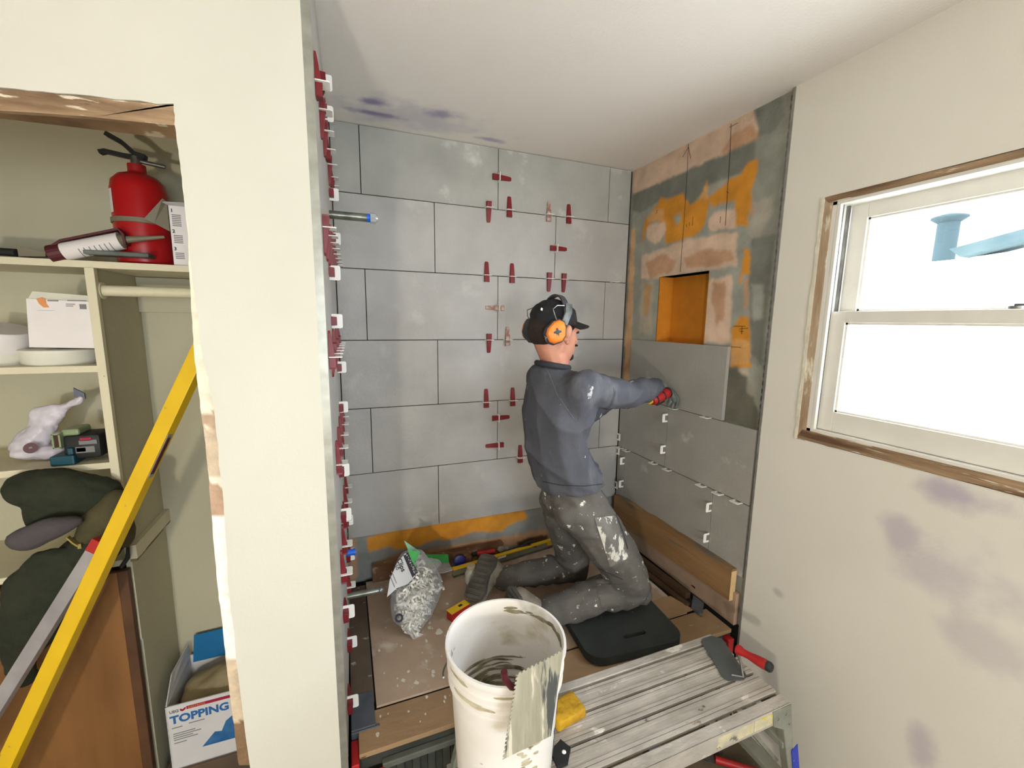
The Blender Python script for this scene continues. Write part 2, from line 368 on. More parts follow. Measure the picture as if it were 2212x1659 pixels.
# right wall: painted part with the window opening, alcove part with the niche opening
WY0, WY1, WZ0, WZ1 = -1.018, -1.96, 1.258, 2.052
ED = -.876
wr = MB()
wr.box((0, YR, 0), (.12, WY1, ZC)).box((0, WY1, 0), (.12, WY0, WZ0)).box((0, WY1, WZ1), (.12, WY0, ZC)).box((0, WY0, 0), (.12, ED-.008, ZC))
wall_right = struct('wall_right', wr, M_wall_r)
M_chip = mat('lilac_wall_smudge', (196, 188, 192), .75, (186, 178, 186), 6, .9)
# alcove structure behind the tiles
wall_back = struct('wall_back', MB().box((-1.62, .014, 0), (.12, .12, ZC)), M_black)
core = struct('wall_alcove_right', MB().box((.014, ED-.008, 0), (.12, .014, 1.555)).box((.014, ED-.008, 1.872), (.12, .014, ZC)).box((.014, ED-.008, 1.555), (.12, -.563, 1.872)).box((.014, -.252, 1.555), (.12, .014, 1.872)), M_black)
# the left alcove wall stands a hair out of square
A0, A1 = V((-1.490, YF+.012, 0)), V((-1.4755, 0, 0)); ad = (A1-A0).normalized(); an = V((ad.y, -ad.x, 0))
wl = MB().prism([(-1.62, YF+.02, 0), (A0.x-.013, A0.y+.01, 0), (A1.x-.013, .014, 0), (-1.62, .014, 0)], (0, 0, ZC))
wall_aleft = struct('wall_alcove_left', wl, M_black)

# patches: right wall (photo survey of the crop that starts at 1330,180 and 1300,720)
def c3(pts): return [tuple(hit(1330+a/2.765, 180+b/2.765, 0, .012).yz) for a, b in pts]
def c4(pts): return [tuple(hit(1300+a/2.6325, 720+b/2.6325, 0, .012).yz) for a, b in pts]
G_base, G_dark, G_dk2, PINK, PINK2, OR, OR2 = (150, 151, 140), (118, 120, 110), (128, 128, 118), (206, 178, 154), (188, 148, 116), (204, 138, 44), (210, 158, 96)
pr = [
 (G_dark, c3([(105, 650), (850, 330), (870, 480), (560, 610), (440, 735), (300, 680), (140, 780), (100, 760)])),
 ((140, 140, 130), c3([(820, 150), (1045, 30), (1010, 700), (960, 900), (900, 1500), (860, 1680), (800, 1680), (800, 1100), (830, 400)])),
 (G_dark, c3([(830, 160), (1000, 70), (1000, 200), (930, 300), (850, 320)])),
 (G_dark, c3([(810, 930), (960, 900), (920, 1200), (870, 1680), (810, 1600), (800, 1100)])),
 ((158, 158, 148), c3([(810, 1200), (880, 1190), (880, 1400), (820, 1420)])),
 ((160, 154, 140), c3([(800, 700), (940, 690), (920, 800), (860, 925), (800, 920)])),
 (PINK, c3([(100, 500), (435, 345), (825, 150), (845, 235), (848, 330), (690, 402), (430, 517), (100, 662)])),
 (PINK2, c3([(620, 420), (700, 300), (820, 240), (846, 300), (848, 330), (690, 402)])),
 ((196, 172, 150), c3([(120, 540), (240, 500), (250, 560), (130, 620)])),
 (OR, c3([(165, 820), (240, 740), (270, 680), (300, 690), (400, 660), (420, 700), (440, 730), (495, 690), (550, 580), (556, 680), (600, 640), (680, 570), (750, 540), (790, 480), (846, 460), (850, 520), (815, 640), (790, 850), (715, 855), (710, 700), (650, 720), (580, 735), (552, 700), (545, 790), (510, 880), (490, 910), (330, 955), (300, 950), (295, 830), (230, 820), (190, 850), (170, 950), (160, 940)])),
 (OR2, c3([(495, 690), (550, 580), (556, 680), (500, 700)])),
 (OR2, c3([(180, 800), (240, 745), (290, 760), (280, 820), (190, 830)])),
 ((158, 158, 146), c3([(355, 785), (385, 780), (385, 815), (362, 845), (352, 820)])),
 (PINK, c3([(190, 850), (280, 825), (300, 870), (270, 940), (240, 960), (185, 930)])),
 (PINK, c3([(552, 805), (590, 770), (712, 757), (716, 862), (560, 884)])),
 (PINK, c3([(150, 1030), (380, 950), (640, 895), (722, 888), (716, 1095), (550, 1110), (250, 1160), (150, 1170)])),
 (PINK2, c3([(180, 1070), (280, 1020), (360, 1060), (330, 1130), (200, 1165)])),
 (PINK2, c3([(400, 1040), (520, 990), (690, 1000), (700, 1060), (540, 1095), (420, 1100)])),
 (PINK, c3([(556, 1170), (690, 1145), (695, 1300), (680, 1550), (515, 1555)])),
 (PINK2, c3([(580, 1190), (660, 1180), (650, 1400), (600, 1450), (570, 1300)])),
 ((170, 158, 140), c3([(150, 1190), (225, 1170), (215, 1500), (140, 1490)])),
 ((184, 146, 100), c3([(170, 1200), (215, 1210), (190, 1400), (165, 1380)])),
 (OR, c3([(768, 985), (802, 1000), (805, 1130), (760, 1145), (742, 1205), (732, 1190), (754, 1100)])),
 (PINK2, c3([(768, 1168), (797, 1168), (784, 1335), (762, 1330)])),
 (PINK2, c3([(806, 730), (830, 740), (830, 780), (808, 785)])),
 (OR, c3([(690, 1470), (745, 1385), (797, 1385), (800, 1540), (805, 1700), (690, 1700)])),
 (OR2, c4([(735, 40), (835, 40), (850, 120), (830, 178), (730, 175)])),
 ((104, 102, 88), c4([(690, 180), (780, 190), (830, 250), (818, 330), (870, 365), (900, 545), (880, 560), (660, 495)])),
 ((182, 172, 154), c4([(765, 198), (832, 205), (838, 240), (800, 235)])),
 ((156, 152, 138), c4([(835, 250), (880, 270), (880, 380), (850, 350), (820, 325)])),
]
strip_z = 2.14
pr.append(((206, 166, 126), [(-.074, .5), (-.0, .5), (-.0, strip_z), (-.040, strip_z), (-.052, 1.9)]))
sub_r = painted('substrate', ED, .013, .42, ZC, lambda u, v: V((.0125, u, v)), .006, G_base, pr, M_patch, core, hole=(-.563, -.252, 1.555, 1.872), wob=.010)
# back wall strip under the tiles (crop at 700,1150, scale 4.424)
def c6(pts): return [tuple(hit(700+a/4.424, 1150+b/4.424, 1, .012).xz) for a, b in pts]
pb = [(PINK2, c6([(140, 60), (310, 60), (320, 430), (200, 470), (140, 470)])),
      ((132, 134, 128), c6([(310, 0), (425, 0), (420, 300), (500, 280), (440, 470), (320, 470)])),
      (OR, c6([(425, 40), (425, 185), (620, 140), (760, 165), (960, 110), (1080, 60), (1230, 70), (1400, 0), (1700, 0), (1750, -60), (1950, -130), (1900, -220), (1000, -110)])),
      ((150, 110, 78), c6([(490, 290), (800, 180), (1500, 100), (1900, 0), (2000, 90), (1500, 160), (800, 320), (490, 440)])),
      ((182, 140, 104), c6([(950, 180), (1400, 90), (1900, 10), (2120, -30), (2150, 60), (1700, 150), (1300, 215), (960, 230)])),
      ((78, 52, 34), c6([(1850, 90), (2130, 20), (2130, 160), (1880, 160)]))]
painted('substrate', -1.49, .013, .40, .66, lambda u, v: V((u, .0125, v)), .006, (134, 134, 128), pb, M_patch, wall_back, wob=.010)

# niche box
M_orange = mat('orange_foam_board', (206, 132, 30), .7, (190, 118, 26), 12, .8, .3, 160)
nb = MB().box((.014, -.563, 1.55), (.10, -.559, 1.877)).box((.014, -.256, 1.55), (.10, -.252, 1.877)).box((.014, -.563, 1.55), (.10, -.252, 1.555)).box((.014, -.563, 1.872), (.10, -.252, 1.877)).box((.096, -.563, 1.55), (.10, -.252, 1.877))
obj('niche_box', nb, M_orange, core)
# pencil lines on the right wall
pen = MB()
def line3(p, q, w_=.0016):
    a = hit(1330+p[0]/2.765, 180+p[1]/2.765, 0, .0112); b = hit(1330+q[0]/2.765, 180+q[1]/2.765, 0, .0112)
    pen.strip([a, b], (0, 1, 0) if abs(a.z-b.z) > abs(a.y-b.y) else (0, 0, 1), w_, .0006)
for p, q in [((435, 362), (425, 560)), ((425, 560), (410, 800)), ((410, 800), (385, 1128)), ((690, 240), (682, 440)), ((682, 440), (668, 640)), ((668, 640), (655, 850)), ((435, 380), (400, 440)), ((435, 380), (448, 450)), ((462, 795), (458, 850)), ((440, 830), (438, 852)), ((424, 842), (424, 858)), ((248, 755), (242, 780)), ((626, 795), (624, 835)), ((704, 1450), (776, 1450)), ((755, 1452), (752, 1500)), ((738, 1468), (790, 1462)), ((740, 1482), (765, 1480)), ((690, 1574), (748, 1576)), ((730, 236), (680, 262)), ((662, 648), (676, 655))]:
    line3(p, q)
obj('pencil_marks', pen, M_ink, core)

# ---------------------------------------------------------------- tiles
ROWZ = [2.168, 1.861, 1.554, 1.247, .940, .633]; g = .0017
def tile(parent, lo, hi, m):
    return obj('tile', MB().box(lo, hi, bev=.0006), m, parent)
BJ = [[-1.3605, -.749, -.135], [-1.052, -.440], [-1.357, -.746, -.134], [-1.0445, -.432], [-1.354, -.742, -.130], [-1.0485, -.437]]
top = ZC-.003
for k, z in enumerate(ROWZ):
    xs = [-1.4735]+BJ[k]+[-.0015]; zt = top if k == 0 else ROWZ[k-1]-g
    for a, b in zip(xs, xs[1:]):
        tile(wall_back, (a+g, 0, z+g), (b-g, .0135, zt), M_tile_top if k == 0 else M_tile)
# left wall: tiles in the slightly turned plane
Ma = Matrix((ad, an, V((0, 0, 1)))).transposed(); LW = (A1-A0).length
LJ = [[.30], [.60], [.28], [.58], [.30], [.60], [.3], [.6]]
def LP(s, n, z): return A0 + ad*s + an*n + V((0, 0, z))
for k, z in enumerate(ROWZ+[.44]):
    ss = [0]+LJ[k]+[LW]; zt = top if k == 0 else ROWZ[k-1]-g
    for a, b in zip(ss, ss[1:]):
        m_ = MB(); m_.obox(LP((a+b)/2, -.006, (z+g+zt)/2), (b-a-2*g, .012, zt-z-g), Ma, bev=.001); obj('tile', m_, M_tile, wall_aleft)
struct('trim_1', MB().box((-1.509, YF+.0, .30), (-1.4905, YF+.014, ZC)), M_metal)
# right wall tiles
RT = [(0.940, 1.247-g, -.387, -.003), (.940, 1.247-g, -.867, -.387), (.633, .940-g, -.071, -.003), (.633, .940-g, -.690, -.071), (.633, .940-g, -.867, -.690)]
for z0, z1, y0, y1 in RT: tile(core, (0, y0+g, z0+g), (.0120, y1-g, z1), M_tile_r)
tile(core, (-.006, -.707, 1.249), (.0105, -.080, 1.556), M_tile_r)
# metal edge profile with its perforated leg
struct('trim_2', MB().box((-.003, ED-.009, .10), (.014, ED-.001, ZC-.001)), M_metal)
teeth = MB(); z = .7
while z < ZC-.03:
    teeth.box((.0108, ED+.0, z), (.0122, ED+.016, z+.016)); z += .03
obj('anchor_leg', teeth, M_steel, core)

# ---------------------------------------------------------------- levelling clips and wedges
def clip_mesh():
    m_ = MB(); t = .0011; W = .021; w2 = .0125; H = .031; c = .005
    out_ = [(-W, 0), (-w2, 0), (-w2, .0155), (w2, .0155), (w2, 0), (W, 0), (W, H-c), (W-.0015, H-.0015), (W-c, H), (-W+c, H), (-W+.0015, H-.0015), (-W, H-c)]
    m_.prism([(x, n, -t) for x, n in out_], (0, 0, 2*t))
    return m_
def wedge_mesh():
    m_ = MB(); prof = [(-.030, .001, .0135, .0135), (-.026, .001, .0135, .0125), (-.012, .001, .0125, .0125), (.035, .001, .0075, .0105), (.058, .001, .004, .0095), (.064, .001, .003, .007)]
    rings = []
    for z_, n0, n1, hw in prof:
        rings.append([m_.b.verts.new(p) for p in ((-hw, n0, z_), (hw, n0, z_), (hw*.9, n1+.002, z_), (-hw*.9, n1+.002, z_))])
    for A, B in zip(rings, rings[1:]):
        for i in range(4): m_.b.faces.new((A[i], A[(i+1) % 4], B[(i+1) % 4], B[i]))
    m_.b.faces.new(rings[0]); m_.b.faces.new(rings[-1])
    for i in range(5): m_.box((-.008, .012-.0014*i, -.006+.008*i), (.008, .0150-.0014*i, -.003+.008*i))
    return m_
def mesh_of(mb, m):
    b = mb.b; bmesh.ops.recalc_face_normals(b, faces=b.faces); me = bpy.data.meshes.new('clip'); b.to_mesh(me); b.free(); me.materials.append(m); return me
ME_clip = mesh_of(clip_mesh(), M_clip); ME_wedge = mesh_of(wedge_mesh(), M_wedge); ME_wedge_w = mesh_of(wedge_mesh(), M_wedge_w)
ME_clip.name = 'clip'; ME_wedge.name = 'wedge'; ME_wedge_w.name = 'wedge_worn'
def clip(pos, u, n, wd, label, group, worn=False, shift=0):
    """u along the joint, n out of the wall, wd = direction the wedge points (None: no wedge)"""
    u, n = V(u), V(n)
    t = thing('tile_levelling_clip', label, 'tile clip', pos, group)
    v_ = V(wd) if wd else u.cross(n)
    uu = n.cross(v_)
    t.rotation_euler = Matrix((uu, n, v_)).transposed().to_euler()
    link(bpy.data.objects.new('clip', ME_clip), t)
    if wd:
        w_ = link(bpy.data.objects.new('wedge', ME_wedge_w if worn else ME_wedge), t); w_.location.z = shift
    return t
X, Y, Z = V((1, 0, 0)), V((0, 1, 0)), V((0, 0, 1))
rown = ['top', 'second', 'third', 'fourth', 'fifth', 'bottom']
def jn(k): return 'the joint between the %s and %s tile rows' % (rown[k], rown[k+1])
BW = 'back wall clips'
BC = [ # px, py (crop at 1000,300 scale 2.2125), joint row or None, wedge dir, label
 (122, 330, 0, -Z, 'red wedge in white clip pointing down, leftmost on the back wall\'s topmost joint'),
 (220, 338, 0, Z, 'red wedge in white clip pointing up, second from left on the topmost back joint'),
 (408, 362, 0, Z, 'smeared red wedge pointing up, third from left on the topmost back joint'),
 (503, 375, 0, Z, 'red wedge in white clip pointing up, rightmost on the topmost back joint'),
 (112, 657, 1, Z, 'red wedge pointing up, leftmost on the second back joint, above the ear defenders\' level'),
 (233, 659, 1, Z, 'red wedge pointing up, second from left on the second back joint'),
 (410, 672, 1, -Z, 'red wedge pointing down, just above the cap, left of the pair'),
 (480, 672, 1, -Z, 'red wedge pointing down, just above the cap, right of the pair'),
 (720, 687, 1, None, 'lone white clip without wedge at the right end of the second back joint'),
 (123, 963, 2, -Z, 'red wedge pointing down on the back joint left of the ear defenders'),
 (212, 961, 2, Z, 'mortar smeared wedge pointing up right beside the ear defenders'),
 (110, 1256, 3, Z, 'red wedge pointing up left of the worker\'s back, left of the pair'),
 (236, 1249, 3, Z, 'red wedge pointing up left of the worker\'s back, right of the pair'),
 (272, 1518, 4, Z, 'red wedge pointing up on the lowest joint left of the worker\'s waist')]
for a, b, k, wd, lab in BC:
    p = hit(1000+a/2.2125, 300+b/2.2125, 1, 0); p.z = ROWZ[k]; p.y = 0
    clip(p, X, -Y, wd, lab, BW, worn='smeared' in lab)
for a, b, xj, wd, lab in [(178, 187, BJ[0][1], X, 'sideways red wedge in white clip in the top row\'s middle joint'), (450, 525, BJ[1][1], X, 'sideways red wedge in white clip in the second row\'s right joint'),
    (178, 808, BJ[2][1], -X, 'sideways mortar smeared wedge pointing left in the third tile row'), (170, 1332, BJ[4][1], X, 'sideways red wedge pointing right beside the worker\'s lower back'),
    (170, 1462, BJ[4][1], -X, 'sideways red wedge pointing left beside the worker\'s waist'), (395, 1570, BJ[5][1], -X, 'red wedge end showing behind the worker\'s left hip')]:
    p = hit(1000+a/2.2125, 300+b/2.2125, 1, 0); p.x = xj; p.y = 0
    clip(p, Z, -Y, wd, lab, BW, worn='smeared' in lab)
for i, (a, b) in enumerate([(1331, 942), (1331, 972), (1327, 1045)]):
    p = hit(a, b, 1, 0); p.x = -.012; p.y = -.004
    clip(p, Z, -Y, None, 'white clip in the inner corner on the back wall side, %s of three' % ['topmost', 'middle', 'lowest'][i], 'corner clips without wedges')
RG = 'right wall clips without wedges'
for a, b, yj, lab in [(1440, 902, -.387, 'white clip standing in the vertical joint below the gloved hand, upper of two'), (1436, 970, -.387, 'white clip standing in the vertical joint below the gloved hand, lower of two'),
    (1541, 1097, -.690, 'white clip in the bottom row\'s right vertical joint, upper of two'), (1535, 1163, -.690, 'white clip in the bottom row\'s right vertical joint, lower of two'),
    (1349, 995, -.071, 'white clip in the narrow corner joint of the right wall, upper of two'), (1347, 1045, -.071, 'white clip in the narrow corner joint of the right wall, lower of two')]:
    p = hit(a, b, 0, 0); p.y = yj; p.x = 0; clip(p, Z, -X, None, lab, RG)
for i, (a, b, zj) in enumerate([(1420, 871, 1.247), (1459, 881, 1.247), (1529, 901, 1.247), (1343, 967, .94), (1357, 972, .94), (1415, 1001, .94), (1445, 1015, .94), (1519, 1051, .94), (1555, 1067, .94), (1595, 1085, .94)]):
    p = hit(a, b, 0, 0); p.z = zj; p.x = 0
    od = ['nearest the corner', 'second from the corner', 'third from the corner', 'fourth from the corner', 'fifth from the corner', 'sixth from the corner', 'closest to the metal trim']
    lab = ('flat white clip under the gloved hand\'s tile, %s' % ['beneath the red tool', 'beneath the fingertips', 'near that tile\'s right end'][i]) if i < 3 else 'flat white clip along the lower right wall joint, %s' % od[i-3]
    clip(p, Y, -X, None, lab, RG)
# left wall crowd
order = []
for k, sl in [(0, [.03, .17, .30, .44, .58, .72, .83]), (1, [.05, .16, .27, .38, .50, .61, .72, .82]), (2, [.04, .15, .27, .39, .51, .63, .75]), (3, [.14, .30, .46, .62, .76]), (4, [.10, .26, .44, .60, .76]), (5, [.52, .78])]:
    for i, s in enumerate(sl): order.append((k, s, i))
ordn = ['frontmost', 'second from the front', 'third from the front', 'fourth from the front', 'fifth from the front', 'sixth from the front', 'seventh from the front', 'innermost']
jname = ['highest joint', 'second joint from the ceiling', 'third joint at eye height', 'fourth joint', 'fifth joint', 'lowest joint']
for k, s, i in order:
    updir = [Z, -Z, -Z if i % 2 else Z, Z, Z, Z][k]
    if k == 0: updir = Z if i in (0, 3, 5) else -Z
    clip(LP(s, 0, ROWZ[k]), ad, an, updir, 'red wedge clip on the left wall\'s %s, %s' % (jname[k], ordn[i]), 'left wall clips')
vj = [(0, .30, 2.30), (0, .30, 2.22), (1, .60, 2.08), (1, .60, 1.93), (2, .28, 1.78), (2, .28, 1.64), (3, .58, 1.47), (3, .58, 1.32), (4, .30, 1.17), (4, .30, 1.02), (5, .60, .86), (5, .60, .71), (5, .12, .80), (6, .3, .56), (6, .1, .52)]
vn = ['top row, higher', 'top row, lower', 'second row, higher', 'second row, lower', 'third row, higher', 'third row, lower', 'fourth row, higher', 'fourth row, lower', 'fifth row, higher', 'fifth row, lower', 'sixth row, higher', 'sixth row, lower', 'sixth row, frontmost', 'under the lowest joint, inner', 'under the lowest joint, front']
for (k, s, z), nm in zip(vj, vn):
    clip(LP(s, 0, z), Z, an, ad, 'sideways red wedge in white clip on the left tile wall, %s' % nm, 'left wall clips')
# pipes
def Lpipe(name, pz, s, ln, r, cap, label):
    t = thing(name, label, 'pipe', LP(s, 0, pz))
    a = LP(s, -.0, pz); d = an
    obj('pipe', MB().cyl(a, a+d*ln, r), M_pipe, t, True)
    if cap:
        obj('blue_ring', MB().cyl(a+d*ln, a+d*(ln+.012), r*1.02), M_blue, t, True)
        obj('nipple', MB().cyl(a+d*(ln+.012), a+d*(ln+.030), r*1.35, n=8).cyl(a+d*(ln+.03), a+d*(ln+.036), r*.8), mat('clear_cap', (190, 198, 205), .2, metal=.4), t, True)
    else:
        obj('coupling', MB().cyl(a+d*(ln-.004), a+d*(ln+.004), r*1.15).cyl(a+d*(ln+.004), a+d*(ln+.012), r*.9).sph(a+d*(ln+.016), r*1.1), M_steel, t, True)
Lpipe('shower_pipe', 1.99, .50, .118, .0135, True, 'galvanised shower pipe stub with blue ring and clear cap on the left wall')
Lpipe('spout_pipe', .60, .50, .105, .012, False, 'grey spout pipe stub low on the left tile wall')
st = thing('supply_stub', 'small bright blue capped pipe stub low on the left tile wall', 'pipe', LP(.55, 0, .62)); p = LP(.55, 0, .75)
obj('pipe', MB().cyl(p, p+an*.028, .012), M_blue, st, True); obj('cap', MB().cyl(p+an*.028, p+an*.036, .014), M_blue, st, True)

# ---------------------------------------------------------------- closet wall with its rough opening
def fx(pts, y=YF): return [hit(a, b, 1, y) for a, b in pts]
inner = [(375, 226), (377, 268), (386, 338), (404, 503), (409, 620), (420, 777), (434, 895), (446, 991), (455, 1097), (467, 1250), (481, 1365), (491, 1457), (515, 1656)]
outer = [(376, 224), (379, 268), (389, 338), (408, 503), (421, 640), (440, 777), (452, 840), (458, 862), (466, 900), (470, 961), (482, 1081), (494, 1250), (505, 1365), (514, 1457), (540, 1656)]
pi_, po = fx(inner), fx(outer)
rag = []
for a, b in zip(po, po[1:]):
    for t in (0, .34, .67):
        q = a.lerp(b, t); q.x += random.uniform(-.0022, .0022); rag.append(q)
rag.append(po[-1])
zb = po[-1].z
hd = fx([(0, 190), (60, 194), (120, 201), (200, 208), (300, 219), (376, 226)]); slope = (hd[1].z-hd[0].z)/(hd[1].x-hd[0].x)
hz = hd[0].z
ht = [V((-2.80, YF, hz-.004))]
for a, b in zip(hd, hd[1:]):
    for t in (0, .5): q = a.lerp(b, t); q.z += random.uniform(-.002, .002); ht.append(q)
th = V((0, YFI-YF, 0))
cw = MB()
cw.prism([V((-2.80, YF, ZC))]+ht+[rag[0], V((-1.509, YF, rag[0].z)), V((-1.509, YF, ZC))], th)
cw.prism([V((-1.509, YF, rag[0].z))]+rag+[V((rag[-1].x+.008, YF, 0)), V((-1.509, YF, 0))], th)
cw.box((XL, YF, 0), (-2.80, YFI, ZC))
struct('wall_closet', cw, M_cream)
# stripped jamb and header wood
def band_sheet(name, A, B, y, base, patches, n, m, nn=4):
    bm = bmesh.new(); cl = bm.verts.layers.float_color.new('Col'); G = []
    for i in range(n+1):
        row = []
        for j in range(nn+1):
            t = i/n; f = t*(len(A)-1); k = min(int(f), len(A)-2); a = A[k].lerp(A[k+1], f-k)
            f = t*(len(B)-1); k = min(int(f), len(B)-2); b = B[k].lerp(B[k+1], f-k); p = a.lerp(b, j/nn)
            nz = noise.noise(p*9)*.6+noise.noise(V((p.x*30, 0, p.z*30)))*.4
            c = base
            for pc, t0, t1 in patches:
                if t0+.02*nz < t+.0*j < t1+.025*nz: c = pc
            vt = bm.verts.new(p); vt[cl] = lin(c)+(1,); row.append(vt)
        G.append(row)
    for i in range(n):
        for j in range(nn): bm.faces.new((G[i][j], G[i+1][j], G[i+1][j+1], G[i][j+1]))
    return obj(name, bm, m)
def resample(P, n):
    Ls = [0]
    for a, b in zip(P, P[1:]): Ls.append(Ls[-1]+abs(b.z-a.z)+1e-6)
    out = []
    for i in range(n+1):
        d = Ls[-1]*i/n; k = max(j for j in range(len(Ls)) if Ls[j] <= d+1e-9); k = min(k, len(P)-2)
        out.append(P[k].lerp(P[k+1], (d-Ls[k])/(Ls[k+1]-Ls[k])))
    return out
Ai = resample(pi_, 90); Bo = resample(po, 90)
for q in Ai+Bo: q.y = YF+.003
for q in Bo: q.x += .003
for q in Ai: q.x += random.uniform(-.0008, .0008)
jamb = band_sheet('trim_3', Ai, Bo, 0, (222, 216, 196), [((176, 150, 126), .41, .43), ((196, 176, 152), .43, .50), ((178, 148, 124), .515, .56), ((232, 228, 220), .56, .80), ((196, 176, 150), .80, 1.1), ((124, 98, 72), .92, 1.1)], 180, attr_mat('jamb_patches', .75, .5, 60, 30, .16), 5)
jamb['kind'] = 'structure'
jb = MB()
for a, b in zip(Ai, Ai[1:]):
    v = [jb.b.verts.new(p) for p in (a, b, V((b.x, YFI, b.z)), V((a.x, YFI, a.z)))]; jb.b.faces.new(v)
bmesh.ops.remove_doubles(jb.b, verts=jb.b.verts, dist=1e-5)
struct('trim_4', jb, M_rawwood_v)
hb = fx([(0, 237), (100, 243), (200, 251), (300, 262), (377, 269)])
hh = MB().prism([p+V((0, .004, 0)) for p in [V((-2.8, YF, hz-.042))]+hb+[V((pi_[0].x, YF, hd[-1].z+.004))]+list(reversed(hd))+[V((-2.8, YF, hz+.004))]], (0, .012, 0))
hh.prism([p+V((0, .014, 0)) for p in [V((-2.8, YF, hz-.030)), V((pi_[0].x, YF, hb[-1].z+.012)), V((pi_[0].x, YF, hb[-1].z+.036)), V((-2.8, YF, hz+.004))]], (0, .106, 0))
struct('trim_5', hh, M_rawwood)
YB = -.15
struct('wall_closet_back', MB().box((-2.86, YB, 0), (-1.62, YB+.06, ZC)), M_closet)
struct('wall_closet_left', MB().box((-2.86, YFI, 0), (-2.80, YB, ZC)), M_closet)
struct('wall_closet_right', MB().box((-1.66, YFI, 0), (-1.62, YB, ZC)), M_closet)
# plaster specks
# shelf tower
YS = -.43
def sx(a, b, y=YS): return hit(a, b, 1, y)
t = thing('closet_shelving', 'built-in chipped cream closet shelves with upright divider', 'shelving', (-2.1, YS, 0))
z1t, z1b = 1.797, 1.778
obj('top_shelf', MB().box((-2.80, YS, z1b), (-1.66, YB, z1t), bev=.001), M_shelfp, t)
obj('divider', MB().box((-2.112, YS+.012, .62), (-2.097, YB, z1b)), M_closet, t)
obj('stile', MB().box((-2.113, YS-.006, 1.08), (-2.092, YS+.012, z1b), bev=.001), M_shelfp, t)
for zz in (1.505, 1.217, .905):
    obj('shelf', MB().box((-2.80, YS, zz-.019), (-2.113, YB, zz), bev=.001), M_shelfp, t)
obj('cleat', MB().box((-2.097, YS+.005, .90), (-2.080, YB, .945), bev=.001), M_shelfp, t, label=None) if False else obj('cleat', MB().box((-2.097, YS+.005, .90), (-2.080, YB, .945), bev=.001), M_shelfp, t)
obj('cleat_underside', MB().box((-2.097, YS+.003, .893), (-2.081, YB, .900)), M_rawwood, t)
obj('wall_cleat', MB().box((-2.097, YB-.018, 1.66), (-1.66, YB, 1.777), bev=.002), M_closet, t)
obj('side_panel', MB().box((-2.112, YS+.02, 0), (-2.098, YB, .62)), M_closet, t)
t = thing('closet_rod', 'cream painted wooden closet rod under the top shelf', 'rod', (-1.9, YS+.08, 1.72))
p = hit(225, 628, 1, YS+.03); obj('rod', MB().cyl((-2.097, YS+.03, p.z), (-1.66, YS+.03, p.z+.002), .0155), M_shelfp, t, True)
obj('socket', MB().cyl((-2.097, YS+.03, p.z), (-2.090, YS+.03, p.z), .024), M_shelfp, t, True)

# cabinet door leaning inside the closet
cab = thing('cabinet', 'brown varnished plywood cabinet door with dark wood edge', 'cabinet', (-2.3, YS+.02, 0))
obj('door', MB().box((-2.78, YS-.012, .02), (-2.125, YS+.005, .872), bev=.002), M_cab, cab)
obj('stile', MB().box((-2.127, YS-.016, .0), (-2.100, YS+.008, .875), bev=.003), M_cabtrim, cab)
obj('body', MB().box((-2.78, YS+.006, .0), (-2.125, YB-.004, .86)), M_cab, cab)

# ---------------------------------------------------------------- things on the shelves
ytop = z1t
# fire extinguisher
ec = V((hit(312, 500, 1, -.33).x, -.335, ytop))
t = thing('fire_extinguisher', 'red fire extinguisher with black lever handle on the top shelf', 'extinguisher', ec)
def rel(x, z, y=0): return ec+V((x, y, z))
er = .068
obj('cylinder', MB().lathe([(er*.9, 0), (er, .008), (er, .215), (er*.93, .240), (er*.7, .258), (er*.35, .268), (.018, .280)], ec, n=36), M_ext, t, True)
obj('neck_collar', MB().cyl(rel(0, .272), rel(0, .292), .022), M_red, t, True)
obj('valve', MB().cyl(rel(0, .290), rel(0, .315), .013).cyl(rel(.0, .305), rel(.07, .296), .006), M_steel, t, True)
obj('lever', MB().strip([rel(.025, .316), rel(.000, .322), rel(-.028, .350), rel(-.062, .368)], (0, 1, 0), .024, .012), M_black_rub, t)
obj('carry_handle', MB().strip([rel(.022, .312), rel(-.025, .314), rel(-.068, .320), rel(-.082, .315)], (0, 1, 0), .022, .010), M_black_rub, t)
obj('strap', MB().lathe([(er+.001, .118), (er+.004, .119), (er+.004, .132), (er+.001, .133)], ec, n=36, cap=False), M_tan, t, True)
obj('bracket', MB().prism([rel(.028, .128, -er-.006), rel(.075, .190, -er+.0), (ec.x+.082, ec.y-er+.01, ec.z+.185), (ec.x+.082, ec.y-er+.01, ec.z+.100), rel(.05, .118, -er-.002)], (0, .006, 0)), M_tan, t)
obj('gauge_label', MB().lathe([(er+.0006, .145), (er+.0006, .21)], ec, n=8, a0=R(195), a1=R(225), cap=False), M_white, t)
# instruction carton
t = thing('instruction_carton', 'tall white carton with printed steps 1 2 3 beside the extinguisher', 'box', (-1.89, -.36, ytop))
q = [hit(366, 386, 1, -.42), hit(402, 376, 1, -.42), hit(403, 566, 1, -.42), hit(376, 566, 1, -.42)]
x0 = -1.913; x1 = -1.80; zt = ytop+.170
obj('carton', MB().box((x0, -.415, ytop), (x1, -.29, zt)), M_white, t)
obj('open_flap', MB().prism([(x0-.022, -.40, zt+.012), (x0+.0, -.415, zt), (x1, -.415, zt), (x1, -.40, zt+.018)], (0, .002, .001)), M_white, t)
for i, zz in enumerate((zt-.018, zt-.076, zt-.126)):
    words('printed_number', str(i+1), .013, (x0+.004, -.4155, zz), (1, 0, 0), (0, 0, 1), M_ink, t, bold=.0004)
    for j in range([7, 5, 4][i]):
        obj('text_line', MB().box((x0+.006, -.4157, zz-.009-.005*j), (x0+.028, -.4150, zz-.0065-.005*j)), M_inkg, t)
